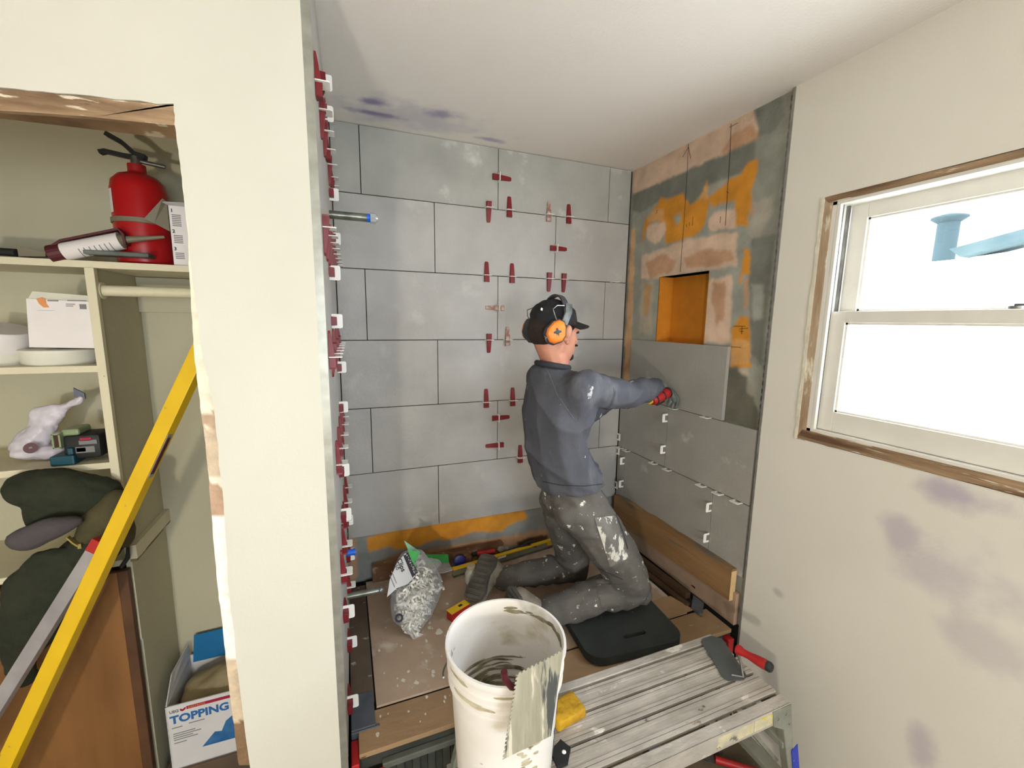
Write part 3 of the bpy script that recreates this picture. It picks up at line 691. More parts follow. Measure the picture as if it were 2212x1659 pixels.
# caulk gun with cartridge
def cp(a, b, y=-.42): return hit(a, b, 1, y)
t = thing('caulking_cartridge', 'white printed sealant cartridge lying in a dark red caulking gun on the top shelf', 'cartridge', cp(200, 540))
a, b = cp(140, 544), cp(262, 520); ax = (b-a).normalized()
obj('tube', MB().cyl(a, b, .0235, n=24), M_white, t, True)
obj('nozzle', MB().cyl(b, b+ax*.012, .020, .012).cyl(b+ax*.012, cp(355, 512), .010, .004), M_tan, t, True)
M_maroon = mat('dark_maroon_metal', (78, 26, 34), .5)
obj('cradle', MB().strip([a+V((-.02, 0, .012)), a+V((0, 0, .028)), b+V((0, 0, .030)), b+V((.010, 0, .016)), b+V((.012, 0, -.012))], (0, 1, 0), .030, .006).cyl(a-ax*.03, a, .024), M_maroon, t)
for i in range(7):
    s = .3+.09*i; c_ = a.lerp(b, s); obj('print_band', MB().lathe([(.0238, -.001), (.0238, .0012)], c_, frame(ax), 16, R(100), R(250), cap=False), M_inkg, t)
t = thing('putty_knife_sleeve', 'grey smeared plastic sleeve under the sealant cartridge', 'tool', cp(260, 552))
obj('sleeve', MB().obox((cp(255, 548)+cp(265, 552))/2+V((0, -.0, .0)), (.145, .05, .012), frame((0, 0, 1), (1, 0, 0)), bev=.003), mat('blue_grey_plastic', (112, 116, 110), .5, (84, 88, 86), 20, .7), t)
t = thing('paint_scraper', 'dark rusty scraper lying at the left of the top shelf', 'scraper', cp(90, 540))
obj('blade', MB().prism([cp(36, 532, -.40), cp(98, 545, -.40), cp(98, 554, -.40), cp(40, 554, -.40)], (0, .03, 0)), M_tan, t)
obj('grip', MB().cyl(cp(0, 540, -.40)+V((-.1, .02, 0)), cp(36, 546, -.40), .010), M_black_rub, t)
# white carton on third shelf + tubs
t = thing('shipping_carton', 'white shipping carton with peeling label standing on two round tubs', 'box', cp(134, 750))
q = [cp(59, 645), cp(208, 652), cp(212, 752), cp(66, 750)]
for k in q: k.y = -.425
obj('carton', MB().prism([(q[3].x, -.425, q[3].z), (q[2].x, -.425, q[2].z), (q[2].x-.002, -.425, q[1].z), (q[0].x, -.425, q[0].z)], (0, .17, 0)), M_white, t)
obj('flap', MB().prism([(q[0].x+.004, -.424, q[0].z+.001), (q[1].x-.006, -.424, q[1].z+.001), (q[1].x-.008, -.415, q[1].z+.016), (q[0].x+.01, -.415, q[0].z+.020)], (0, .003, 0)), M_whitep, t)
obj('orange_print', MB().prism([cp(x_, y_, -.4262) for x_, y_ in [(78, 645), (90, 642), (98, 646), (100, 656), (106, 664), (94, 664), (84, 656)]], (0, .0008, 0)), M_orangep, t)
for u0, v0, u1, v1, mm in [(102, 648, 126, 651, M_inkg), (145, 648, 186, 651, M_inkg), (142, 656, 162, 658, M_inkg), (142, 660, 158, 662, M_inkg), (80, 670, 118, 671, M_inkg), (171, 657, 187, 668, M_inkg)]:
    pa, pb_ = cp(u0, v0, -.4262), cp(u1, v1, -.4262); obj('print_line', MB().box((pa.x, -.4262, pb_.z), (pb_.x, -.4254, pa.z)), mm, t)
z3 = 1.505
def tub(px, w_, hgt, label, tilt=0):
    c_ = cp(px, 780, -.35); t = thing('round_tub', label, 'tub', (c_.x, -.33, z3)); r = w_
    obj('tub', MB().lathe([(r*.93, 0), (r*.97, .004), (r, hgt)], (c_.x, -.33, z3), n=36), M_whitep, t, True)
    obj('lid', MB().lathe([(r*1.03, hgt), (r*1.03, hgt+.008), (r*.97, hgt+.011)], (c_.x, -.33, z3), n=36), M_whitep, t, True)
tub(128, .087, .034, 'low round cream tub under the white carton')
c_ = cp(20, 740, -.36)
t = thing('round_tub', 'taller white round tub left of the low tub, tilted roll on top', 'tub', (c_.x-.03, -.32, z3), None); c_.x -= .035
obj('tub', MB().lathe([(.062, 0), (.066, .03), (.066, .034)], (c_.x-.01, -.33, z3), n=32), M_whitep, t, True)
F_ = frame((.25, -.2, 1)); obj('paper_roll', MB().lathe([(.060, 0), (.062, .004), (.062, .055), (.058, .060)], (c_.x, -.33, z3+.046), F_, 32), M_white, t, True)
# laser level
z4 = 1.217
lp = lambda a, b, y=-.42: hit(a, b, 1, y)
t = thing('laser_level', 'black and teal laser level with green-framed window on the third shelf', 'laser level', lp(170, 1000))
obj('body', MB().box((lp(130, 960).x, -.415, z4+.012), (lp(214, 950).x, -.33, z4+.085), bev=.012), M_black_rub, t, True)
obj('teal_bracket', MB().box((lp(112, 1000).x, -.43, z4+.001), (lp(166, 1000).x, -.36, z4+.03), bev=.004).box((lp(150, 1000).x, -.425, z4+.03), (lp(163, 1000).x, -.40, z4+.050), bev=.003), M_teal, t)
M_gw = mat('pale_green_glass', (130, 146, 110), .3, spec=.6)
pa, pb_ = lp(116, 938, -.42), lp(133, 967, -.42)
obj('window_frame', MB().box((pa.x-.004, -.425, pb_.z-.002), (pb_.x+.002, -.405, pb_.z+.002)).box((pa.x-.004, -.425, pa.z-.002), (pb_.x+.002, -.405, pa.z+.002)).box((pa.x-.004, -.425, pb_.z), (pa.x, -.405, pa.z)).box((pb_.x-.002, -.425, pb_.z), (pb_.x+.002, -.405, pa.z)), M_gw, t)
obj('laser_window', MB().box((pa.x, -.417, pb_.z), (pb_.x, -.412, pa.z)), M_maroon, t)
obj('top_dome', MB().box((lp(125, 930).x, -.41, z4+.083), (lp(165, 930).x, -.34, z4+.103), bev=.006), M_gw, t)
for i, (a, b, c0, d, mm) in enumerate([(170, 952, 210, 958, M_inkg), (163, 966, 206, 976, M_inkg), (165, 968, 186, 975, M_orangep), (172, 946, 198, 951, M_redink)]):
    pa, pb_ = lp(a, b, -.4155), lp(c0, d, -.4155); obj('label_stripe', MB().box((pa.x, -.4165, min(pa.z, pb_.z)), (pb_.x, -.4150, max(pa.z, pb_.z))), mm, t)
# folded plastic sack behind it
t = thing('plastic_sack', 'crumpled white printed plastic sack behind the laser level', 'sack', lp(90, 985, -.36))
ps = [lp(a, b, -.35) for a, b in [(30, 984), (112, 986), (150, 940), (168, 900), (150, 878), (100, 875), (62, 884), (66, 905)]]
P0 = [(c, (.020, .02, .02)) for c in ps]
parts = [[(lp(60, 965, -.34), (.045, .03, .035)), (lp(95, 920, -.33), (.035, .02, .03)), (lp(105, 885, -.33), (.045, .015, .012))], [(lp(110, 885, -.33), (.03, .015, .012)), (lp(160, 872, -.33), (.020, .012, .010)), (lp(174, 862, -.33), (.010, .01, .012))], [(lp(50, 978, -.35), (.03, .03, .02)), (lp(120, 975, -.35), (.03, .03, .02))]]
bm = remesh(parts, .005, 2, lambda co, n: .006*noise.noise(co*30)+.003*noise.noise(co*80))
o = obj('sack', bm, mat('white_film_sack', (206, 200, 208), .35, (180, 174, 184), 14, .7, .3, 30), t, True)
obj('sack_print', MB().lathe([(.004, 0), (.015, 0)], lp(66, 968, -.386), frame((.3, -1, .2)), 20, cap=False), M_maroon, t)
obj('folded_corner', MB().prism([lp(158, 838, -.33), lp(182, 850, -.33), (lp(184, 862, -.33)), lp(160, 858, -.33)], (0, .006, 0)), mat('blue_grey_film', (96, 102, 118), .5), t)
# garments heap under the shelves
def blobthing(name, label, cat, chains, m, vox=.008, amp=.010, fr=16, part='cloth'):
    bm = remesh(chains, vox, 3, lambda co, n: amp*noise.noise(V((co.x*fr, co.y*fr, co.z*fr*.6)))+amp*.4*noise.noise(co*fr*2.7))
    xs = [v.co for v in bm.verts]; base = V((sum(v.x for v in xs)/len(xs), sum(v.y for v in xs)/len(xs), min(v.z for v in xs)))
    t = thing(name, label, cat, base); obj(part, bm, m, t, True); return t
h = lambda a, b, y=-.47: hit(a, b, 1, y)
blobthing('work_jacket', 'dark olive hooded jacket bundled on the lowest closet shelf', 'jacket', [[(h(60, 1055), (.05, .05, .05)), (h(150, 1060), (.06, .06, .06)), (h(215, 1070), (.05, .05, .06))], [(h(110, 1100), (.06, .05, .06)), (h(150, 1085), (.06, .05, .06))], [(h(225, 1090), (.04, .04, .06)), (h(215, 1180), (.06, .06, .06)), (h(190, 1190), (.07, .06, .05))]], M_olive)
blobthing('hanging_coat', 'long black-green coat hanging down the brown cabinet door', 'coat', [[(h(120, 1215, -.50), (.07, .03, .05)), (h(60, 1270, -.50), (.05, .03, .06)), (h(45, 1380, -.50), (.05, .025, .06)), (h(55, 1460, -.50), (.03, .02, .03))], [(h(180, 1240, -.50), (.06, .03, .05)), (h(100, 1330, -.50), (.07, .03, .06)), (h(60, 1400, -.50), (.04, .025, .05))]], M_olive, amp=.012)
t = blobthing('felt_cap', 'dark grey peaked cap lying on the bundled jacket', 'cap', [[(h(60, 1165, -.56), (.045, .025, .032)), (h(110, 1140, -.56), (.05, .025, .028)), (h(150, 1128, -.55), (.03, .02, .015))]], M_greycap, .005, .003, part='crown')
t = blobthing('tool_bag', 'olive canvas tool bag with brass zip behind the yellow level', 'bag', [[(h(250, 1080, -.50), (.03, .03, .03)), (h(215, 1130, -.51), (.048, .03, .04)), (h(190, 1160, -.51), (.03, .03, .02))], [(h(270, 1150, -.46), (.025, .04, .05)), (h(250, 1120, -.48), (.04, .03, .05))]], M_olive2, .006, .004, part='body')
obj('zip_pull', MB().strip([h(146, 1160, -.545), h(160, 1172, -.545), h(170, 1178, -.545)], (0, 1, 0), .012, .004).box(h(168, 1186, -.548), h(178, 1172, -.540)), mat('brass', (168, 150, 90), .4, metal=.8), t)
obj('handle', MB().tube([h(262, 1225, -.46), h(276, 1205, -.46), h(276, 1175, -.46), h(250, 1195, -.46)], .006), M_black_rub, t, True)

# ---------------------------------------------------------------- spirit level and straightedge in the closet doorway
def beam(t, pa, pb, wd, th, nrm, mats):
    pass
a = hit(410, 812, 1, -.66); b = hit(12, 1659, 1, -.64); ax = (a-b).normalized(); nn = V((-.30, -1, .1)); nn = (nn-ax*nn.dot(ax)).normalized(); sd = ax.cross(nn)
M3 = Matrix((sd, nn, ax)).transposed()
lo = b-ax*((b.z-.015)/ax.z); hiP = a+ax*.16; L_ = (hiP-lo).length; c_ = (lo+hiP)/2
t = thing('spirit_level', 'long yellow box level leaning across the closet doorway', 'level', lo)
obj('beam', MB().obox(c_, (.038, .030, L_), M3, bev=.0015), M_yellow, t)
obj('end_cap', MB().obox(lo+ax*.004, (.040, .032, .012), M3, bev=.002), M_black_rub, t)
obj('end_cap', MB().obox(hiP, (.040, .032, .012), M3, bev=.002), M_black_rub, t)
v0 = hit(352, 985, 1, -.66); k = (v0-lo).dot(ax); v0 = lo+ax*k
sgn = 1 if (sd.x > 0) else -1
obj('vial_slot', MB().obox(v0+sd*sgn*.0192+nn*.002, (.003, .012, .105), M3, bev=.001), M_maroon, t)
obj('vial_rim', MB().obox(v0+sd*sgn*.0188+nn*.002, (.002, .018, .125), M3, bev=.0008), M_silver, t)
v1 = lo+ax*(k+.33); obj('vial_plate', MB().obox(v1+sd*sgn*.0190+nn*.002, (.002, .014, .03), M3, bev=.0008), M_silver, t)
a2 = hit(205, 1190, 1, -.60); b2 = hit(5, 1510, 1, -.62); ax2 = (a2-b2).normalized(); nn2 = (nn-ax2*nn.dot(ax2)).normalized(); sd2 = ax2.cross(nn2); M32 = Matrix((sd2, nn2, ax2)).transposed()
lo2 = b2-ax2*((b2.z-.015)/ax2.z); L2 = (a2-lo2).length
t = thing('straightedge', 'silver aluminium straightedge with red end leaning behind the yellow level', 'straightedge', lo2)
obj('bar', MB().obox((lo2+a2)/2, (.034, .020, L2), M32, bev=.001), M_silver, t)
obj('red_end', MB().obox(a2+ax2*.014, (.036, .022, .034), M32, bev=.002), M_red, t)

# ---------------------------------------------------------------- carton on the closet floor
t = thing('joint_compound_carton', 'white open carton printed TOPPING on the closet floor', 'carton', (-1.9, -.45, 0))
yb = -.42; TL = hit(356, 1530, 1, yb); x0 = TL.x; x1 = x0+.30; zt = TL.z; BL = hit(370, 1659, 1, yb)
# stands on a low offcut
zb0 = BL.z-.012
dx = V((1, .0, 0)); yd = .24
w0 = MB().box((x0, yb, zb0), (x1, yb+.004, zt)); w0.box((x0, yb+yd, zb0), (x1, yb+yd+.004, zt)); w0.box((x0, yb, zb0), (x0+.004, yb+yd, zt)).box((x1-.004, yb, zb0), (x1, yb+yd, zt)).box((x0, yb, zb0), (x1, yb+yd, zb0+.004))
obj('carton', w0, M_cardb, t)
obj('side_flap', MB().prism([(x0, yb+.005, zt), (x0+.002, yb+yd, zt), (x0+.0, yb+yd, zt+.05), (x0-.01, yb+.10, zt+.045)], (.003, 0, 0)), M_cardb, t)
obj('back_flap', MB().prism([(x0+.012, yb+yd, zt-.03), (x1, yb+yd, zt-.03), (x1, yb+yd+.01, zt+.085), (x0+.02, yb+yd+.01, zt+.075)], (0, -.003, 0)), M_cardin, t)
obj('contents', remesh([[(V((x0+.06, yb+.12, zt-.06)), (.05, .09, .04)), (V((x0+.15, yb+.12, zt-.04)), (.06, .09, .05)), (V((x0+.24, yb+.12, zt-.06)), (.05, .09, .04))]], .01, 2, lambda co, n: .01*noise.noise(co*20)), M_tanbag, t, True)
yy = yb-.0006
words('printed_word', 'TOPPING', .040, (x0+.010, yy, zt-.066), (1, 0, 0), (0, 0, 1), M_blueink, t, bold=.0014)
words('printed_word', 'USG', .014, (x0+.010, yy, zt-.026), (1, 0, 0), (0, 0, 1), M_inkg, t, bold=.0005)
obj('red_chevron', MB().prism([(x0+.040, yy, zt-.016), (x0+.047, yy, zt-.020), (x0+.056, yy, zt-.014), (x0+.056, yy, zt-.022), (x0+.047, yy, zt-.028), (x0+.040, yy, zt-.024)], (0, .0008, 0)), M_redink, t)
obj('red_stripe', MB().box((x0+.058, yy, zt-.024), (x1-.004, yy+.0008, zt-.013)), M_redink, t)
words('printed_word', 'SHEETROCK', .009, (x0+.062, yy-.0004, zt-.0215), (1, 0, 0), (0, 0, 1), M_orangep, t)
for i, (u, v_, l_) in enumerate([(.06, .078, .045), (.012, .082, .03), (.014, .105, .062), (.014, .113, .078), (.014, .121, .055), (.014, .129, .068), (.014, .141, .035)]):
    obj('text_line', MB().box((x0+u, yy, zt-v_-.003), (x0+u+l_, yy+.0006, zt-v_)), M_inkg, t)
obj('blue_splash', MB().prism([(x0+.09, yy, zt-.185), (x0+.13, yy, zt-.14), (x0+.15, yy, zt-.145), (x0+.165, yy, zt-.11), (x0+.2, yy, zt-.085), (x1-.002, yy, zt-.08), (x1-.002, yy, zt-.19)], (0, .0008, 0)), mat('blue_splash_print', (58, 110, 158), .7, (22, 84, 140), 20, .6), t)
t = thing('plywood_offcut', 'brown plywood offcut under the printed carton', 'board', (x0+.15, yb+.1, 0))
obj('stack', MB().box((x0-.02, yb-.01, 0), (x1, yb+yd, zb0-.0005), bev=.002), M_board_d, t)

# ---------------------------------------------------------------- window
def rw(a, b, x=0): return hit(a, b, 0, x)
win = bpy.data.objects.new('window_1', None); COL.objects.link(win); win.location = (0, -1.45, 1.26); win['kind'] = 'structure'
YE = WY1
o1 = rw(1713, 941); yi0 = rw(1799, 437).y
# raw wood bands, level with the wall
bt, bb, yl = WZ1-.004, WZ0+.004, -1.050
zi_t = rw(1799, 437).z; zi_b = rw(1746, 925).z
M_rw2 = M_rawwood
def rawband(pts, vec, m): return MB().prism(pts, vec)
def rough(A, B, n, amp, axis):
    out = []
    for i in range(n+1):
        p = V(A).lerp(V(B), i/n); p[axis] += random.uniform(-amp, amp); out.append(p)
    return out
obj('raw_side_board', MB().prism(rough((-.002, WY0-.001, WZ0-.002), (-.002, WY0-.001, WZ1), 26, .002, 1)+[V((-.002, yl, WZ1)), V((-.002, yl, WZ0-.002))], (.11, 0, 0)), M_rawwood_v, win)
obj('raw_head_board', MB().prism([V((-.003, YE, zi_t)), V((-.003, yl+.012, zi_t))]+rough((-.003, yl+.030, WZ1-.002), (-.003, YE, WZ1-.002), 26, .002, 2), (.113, 0, 0)), M_rawwood, win)
obj('raw_sill_board', MB().prism([V((-.003, YE, zi_b-.008)), V((-.003, yl+.012, zi_b-.008))]+rough((-.003, WY0-.002, WZ0+.001), (-.003, YE, WZ0+.001), 26, .002, 2), (.113, 0, 0)), M_rawwood, win)
pr_ = []
for i in range(41):
    z_ = WZ0-.004+(WZ1-WZ0+.006)*i/40; pr_.append(V((-.0035, WY0+.003+abs(random.gauss(0, .003)), z_)))
obj('ragged_plaster', MB().prism(pr_+[V((-.0035, WY0-.006, WZ1)), V((-.0035, WY0-.006, WZ0))], (.004, 0, 0)), M_rag, win)
# white jamb, tracks
jw = MB().box((.0, yl-.012, zi_b-.008), (.115, yl, zi_t+.002)).box((.0, YE, zi_t-.010), (.115, yl, zi_t)).box((.0, YE, zi_b-.008), (.115, yl, zi_b+.001))
jw.box((.0, yl-.024, zi_b), (.013, yl-.012, zi_t-.01), bev=.002)
obj('jamb', jw, M_white_sash, win)
obj('track', MB().box((.048, yl-.020, zi_b), (.056, yl-.012, zi_t-.01)).box((.020, yl-.020, zi_b), (.024, yl-.012, zi_t-.01)), M_steel, win)
def sash(name, x0, x1, pA, pB, ztop, zbot, ys):
    """pA/pB: glass corners far-top, far-bottom"""
    yg = (pA.y+pB.y)/2; gt, gb = pA.z, pB.z; ye = YE+.02; yge = ye+.05
    s_ = obj(name, MB().box((x0, yg, zbot), (x1, ys, ztop), bev=.0015).box((x0, ye, zbot), (x1, yge, ztop), bev=.0015).box((x0, yge, gt), (x1, yg, ztop), bev=.0015).box((x0, yge, zbot), (x1, yg, gb), bev=.0015), M_white_sash, win)
    bd = .006
    obj('glazing_bead', MB().box((x0+.006, yg-bd, gb), (x0+.02, yg, gt)).box((x0+.006, yge, gb), (x0+.02, yge+bd, gt)).box((x0+.006, yge, gt-bd), (x0+.02, yg, gt)).box((x0+.006, yge, gb), (x0+.02, yg, gb+bd)), M_white_sash, s_)
    obj('pane', MB().box((x0+.014, yge, gb), (x0+.017, yg, gt)), M_glass, s_)
M_glass = bpy.data.materials.new('window_glass'); M_glass.use_nodes = True
nt = M_glass.node_tree; nt.nodes.clear(); o_ = nt.nodes.new('ShaderNodeOutputMaterial'); tr = nt.nodes.new('ShaderNodeBsdfTransparent'); gl = nt.nodes.new('ShaderNodeBsdfGlossy'); mxx = nt.nodes.new('ShaderNodeMixShader')
gl.inputs['Roughness'].default_value = .02; mxx.inputs[0].default_value = .06; nt.links.new(tr.outputs[0], mxx.inputs[1]); nt.links.new(gl.outputs[0], mxx.inputs[2]); nt.links.new(mxx.outputs[0], o_.inputs[0])
XL1, XU1 = .022, .060
zm_t, zm_b = rw(1800, 673, XL1).z, rw(1824, 697, XL1).z
sash('lower_sash', XL1, XL1+.032, rw(1824, 697, XL1), rw(1801, 890, XL1), zm_t, zi_b+.002, yl-.014)
sash('upper_sash', XU1, XU1+.032, rw(1872, 470, XU1), rw(1850, 672, XU1), zi_t-.008, rw(1850, 672, XU1).z-.03, yl-.020)
lk = hit(2200, 662, 0, .05); obj('sash_lock', MB().cyl((.048, lk.y, zm_t), (.048, lk.y, zm_t+.008), .018).box((.036, lk.y-.03, zm_t+.006), (.06, lk.y+.004, zm_t+.014), bev=.003), M_steel, win, True)

# ---------------------------------------------------------------- outside: neighbour's pale wall, roof edge and vent pipe
M_out = mat('sunlit_pale_stucco', (250, 250, 250), .9); M_outb = mat('pale_metal_flue', (44, 54, 56), .9, spec=.05); M_outr = mat('weathered_shingles', (46, 58, 60), .95, (60, 70, 70), 4, .8, spec=.05)
def far(a, b, x): return hit(a, b, 0, x)
t = thing('neighbour_house', 'bright neighbouring house wall and roof edge seen through the upper sash', 'house', (5.2, -2, 0))
ra, rb = far(2050, 538, 5.0), far(2240, 486, 5.0)
sl = (rb.z-ra.z)/(rb.y-ra.y)
obj('wall', MB().prism([(5.2, 9, -1), (5.2, -12, -1), (5.2, -12, ra.z+sl*(-12-ra.y)*.3-.1), (5.2, ra.y, ra.z-.1), (5.2, 9, ra.z-.1)], (3, 0, 0)), M_out, t)
obj('roof_edge', MB().prism([(5.0, ra.y, ra.z), (5.0, rb.y, rb.z), (5.0, rb.y, rb.z-.12), (5.0, ra.y-.1, ra.z-.10)], (.4, 0, 0)), M_outr, t)
ca, cb_ = far(2052, 468, 5.5), far(2052, 520, 5.5)
t = thing('roof_flue', 'pale round roof flue with flared cap outside the window', 'flue', cb_)
obj('pipe', MB().cyl((5.5, ca.y, cb_.z-.5), (5.5, ca.y, ca.z-.05), .105), M_outb, t, True)
obj('cap', MB().lathe([(.11, -.07), (.175, -.02), (.17, .0), (.0, .05)], (5.5, ca.y, ca.z), n=24), M_outb, t, True)
struct('ground', MB().box((.12, -14, -.5), (12, 14, -.4)), mat('pale_concrete', (225, 225, 220), .9))

# ---------------------------------------------------------------- covered tub: boards, frame and front
ZP = .42
tb = thing('tub_cover', 'dusty protective board cover laid over the bathtub under the worker', 'tub cover', (-.75, -.45, 0))
obj('front_plank', MB().box((-1.462, -.868, ZP-.020), (-.030, -.735, ZP-.004), bev=.002), M_plank, tb)
obj('cover_sheet', MB().box((-1.405, -.728, ZP-.008), (-.13, -.03, ZP), bev=.001), M_board, tb)
obj('side_board', MB().box((-1.482, -.70, ZP-.012), (-1.410, -.05, ZP-.001), bev=.002), M_board_d, tb)
obj('cover_sheet', MB().prism([(-.60, -.735, ZP-.0005), (-.095, -.728, ZP-.0005), (-.125, -.62, ZP-.0005), (-.60, -.62, ZP-.0005)], (0, 0, .0045)), M_plank, tb)
obj('slate_strip', MB().box((-1.482, -.79, ZP-.006), (-1.412, -.66, ZP+.001), bev=.002).box((-1.482, -.797, ZP-.03), (-1.400, -.787, ZP-.001), bev=.002), M_slate, tb)
obj('tub_body', MB().box((-1.48, -.855, .02), (-.02, -.02, ZP-.022)), M_darkplastic, tb)
ribs = MB()
x = -1.36
while x < -.1:
    obj('rib', MB().box((x, -.872, .05), (x+.022, -.855, ZP-.075), bev=.002), M_darkplastic, tb); x += .046
obj('rim', MB().box((-1.40, -.876, ZP-.072), (-.06, -.855, ZP-.052), bev=.003), mat('grey_rim', (78, 80, 72), .6, (98, 98, 90), 12, .7), tb)
obj('red_corner', MB().box((-1.484, -.88, .03), (-1.462, -.80, ZP-.02), bev=.003).box((-1.484, -.885, .03), (-1.395, -.872, ZP-.062), bev=.003), M_red, tb)
obj('red_corner', MB().box((-.060, -.885, .03), (-.030, -.850, ZP-.035), bev=.004), M_red, tb)
# ledges and flange boards along the right wall
obj('rail', MB().prism([(-.100, -.045, ZP), (-.072, -.045, ZP), (-.048, -.66, ZP), (-.076, -.66, ZP)], (0, 0, .030)), M_brownrail, tb)
obj('rail', MB().prism([(-.140, -.045, ZP), (-.120, -.045, ZP), (-.088, -.70, ZP), (-.108, -.70, ZP)], (0, 0, .012)), M_brownrail, tb)
obj('slate_strip', MB().prism([(-.100, -.72, ZP), (-.030, -.66, ZP), (-.028, -.72, ZP), (-.095, -.775, ZP)], (0, 0, .012)), M_slate, tb)
fl = hit(1580, 1235, 0, -.030); fb = hit(1570, 1295, 0, -.030)
pts = [V((-.028, -.03, .50)), V((-.028, -.03, .655))]
for i in range(15):
    y = -.03+(fl.y+.03)*(i+1)/15; pts.append(V((-.028, y, .664+.010*noise.noise(V((y*9, 0, 0)))-.00*i)))
pts += [V((-.028, fl.y, fb.z)), V((-.028, -.45, .515))]
t = thing('flange_board', 'rough pine board edging the bottom of the right tile wall', 'board', (-.02, -.4, .5))
obj('board', MB().prism(pts, (.026, 0, 0)), M_pine, t)
obj('board_end', MB().box((-.030, fl.y-.003, fb.z), (-.002, fl.y, fl.z), bev=.001), M_pine_end, t)
core2 = struct('trim_6', MB().box((-.012, -.86, .42), (.011, -.01, .56), bev=.002), mat('pinkish_mortar_ledge', (168, 140, 118), .8, (140, 118, 98), 10, .8, .2, 40))
tag(obj('red_marker', MB().cyl(hit(1478, 1247, 2, ZP+.035), hit(1503, 1270, 2, ZP+.035), .007), M_maroon, smooth=True), 'dark red marker lying on the brown rail by the right wall', 'marker')
# back ledge blocks
t = thing('rubble_block', 'brown mortar covered wood block against the back wall behind the clip bag', 'block', (-1.2, -.04, ZP))
obj('block', MB().prism([(-1.375, -.012, ZP+.001), (-1.375, -.05, ZP+.001), (-.72, -.05, ZP+.001), (-.72, -.012, ZP+.001)], (0, 0, .075)), mat('brown_mortared_wood', (120, 86, 60), .85, (88, 60, 40), 8, .8, .4, 30, spots=[((150, 136, 112), 10, .6, .08)]), t)
# stains of mortar stuck on the sheets: thin real blobs
spl = MB()
def splat(x, y, r, z=ZP+.0004):
    n = 9; a0 = random.uniform(0, 6.28); st = random.uniform(.35, 1)
    pts = []
    for i in range(n):
        a = a0+i*6.283/n; rr = r*random.uniform(.6, 1.2); pts.append((x+rr*math.cos(a)*st, y+rr*math.sin(a), z))
    spl.prism(pts, (0, 0, .0010))
for i in range(70): splat(random.uniform(-1.38, -.75), random.uniform(-.71, -.3), random.choice((.003, .004, .006, .009)))
for i in range(26): splat(random.uniform(-1.42, -.9), random.uniform(-.85, -.745), random.choice((.003, .004, .007)), ZP-.004)
sp_o = hit(948, 1366, 2, ZP); splat(sp_o.x, sp_o.y, .018)
o = obj('mortar_splashes', spl, mat('dried_mortar', (196, 190, 176), .85), tb); o['kind'] = 'stuff'

# kneeling pad
def rrect(cx, cy, w_, h_, r, rot, n=8):
    pts = []
    for sx_, sy_, a0 in ((1, 1, 0), (-1, 1, 90), (-1, -1, 180), (1, -1, 270)):
        for i in range(n+1):
            a = R(a0+90*i/n); pts.append((sx_*(w_/2-r)+r*math.cos(a), sy_*(h_/2-r)+r*math.sin(a)))
    c, s = math.cos(rot), math.sin(rot)
    return [V((cx+x*c-y*s, cy+x*s+y*c, 0)) for x, y in pts]
pad = thing('kneeling_pad', 'thick black foam kneeling pad with handle slot under the worker\'s knees', 'pad', (-.47, -.70, ZP))
outl = rrect(-.468, -.715, .405, .300, .062, R(-5), 10)
slot = rrect(-.455, -.792, .098, .022, .0105, R(-4), 6)
def holed(outer, hole, z0, z1, name, m, parent):
    bm = bmesh.new(); rings = {}
    for z in (z0, z1):
        o_ = [bm.verts.new(p+V((0, 0, z))) for p in outer]; h_ = [bm.verts.new(p+V((0, 0, z))) for p in hole]
        es = [bm.edges.new((o_[i], o_[(i+1) % len(o_)])) for i in range(len(o_))]+[bm.edges.new((h_[i], h_[(i+1) % len(h_)])) for i in range(len(h_))]
        bmesh.ops.triangle_fill(bm, use_beauty=True, edges=es); rings[z] = (o_, h_)
    for k in (0, 1):
        A, B = rings[z0][k], rings[z1][k]; n = len(A)
        for i in range(n): bm.faces.new((A[i], A[(i+1) % n], B[(i+1) % n], B[i]))
    o = obj(name, bm, m, parent); md = o.modifiers.new('b', 'BEVEL'); md.width = .006; md.segments = 3; md.limit_method = 'ANGLE'; md.angle_limit = R(50); return o
holed(outl, slot, ZP+.0045, ZP+.036, 'pad', M_pad, pad)

# ---------------------------------------------------------------- work platform
ZB = .500; bx0, bx1, by0, by1 = -1.19, -.225, -1.245, -.935
bench = thing('work_platform', 'paint spattered aluminium work platform bench in front of the tub', 'platform', (-.7, -1.09, 0))
def ridged(y0, y1, name='deck_plank'):
    m_ = MB(); m_.box((bx0, y0, ZB-.012), (bx1, y1, ZB-.003)); n = 6; w_ = (y1-y0)/n
    for i in range(n):
        m_.box((bx0, y0+w_*i+.0012, ZB-.003), (bx1, y0+w_*(i+1)-.0012, ZB-(.0 if i not in (2, 3) else .0022)))
    obj(name, m_, M_bench, bench)
obj('deck_rail', MB().box((bx0, by1-.028, ZB-.05), (bx1, by1, ZB), bev=.002), M_bench, bench)
ridged(-1.041, -.974); ridged(-1.117, -1.051); ridged(-1.198, -1.127)
obj('deck_rail', MB().box((bx0, by0, ZB-.004), (bx1, by0+.034, ZB)).box((bx0, by0, ZB-.055), (bx1, by0+.004, ZB), bev=.0015), M_bench, bench)
obj('cross_bar', MB().box((bx1-.03, by0+.006, ZB-.05), (bx1-.001, by1-.001, ZB-.013)).box((bx0+.001, by0+.006, ZB-.05), (bx0+.03, by1-.001, ZB-.013)).box((-.72, by0+.006, ZB-.05), (-.68, by1-.03, ZB-.013)), M_steel, bench)
for x0_, x1_ in ((-.52, -.38), (-.375, -.30)):
    obj('warning_label', MB().box((x0_, by0-.0012, ZB-.044), (x1_, by0, ZB-.008)), M_label_y, bench)
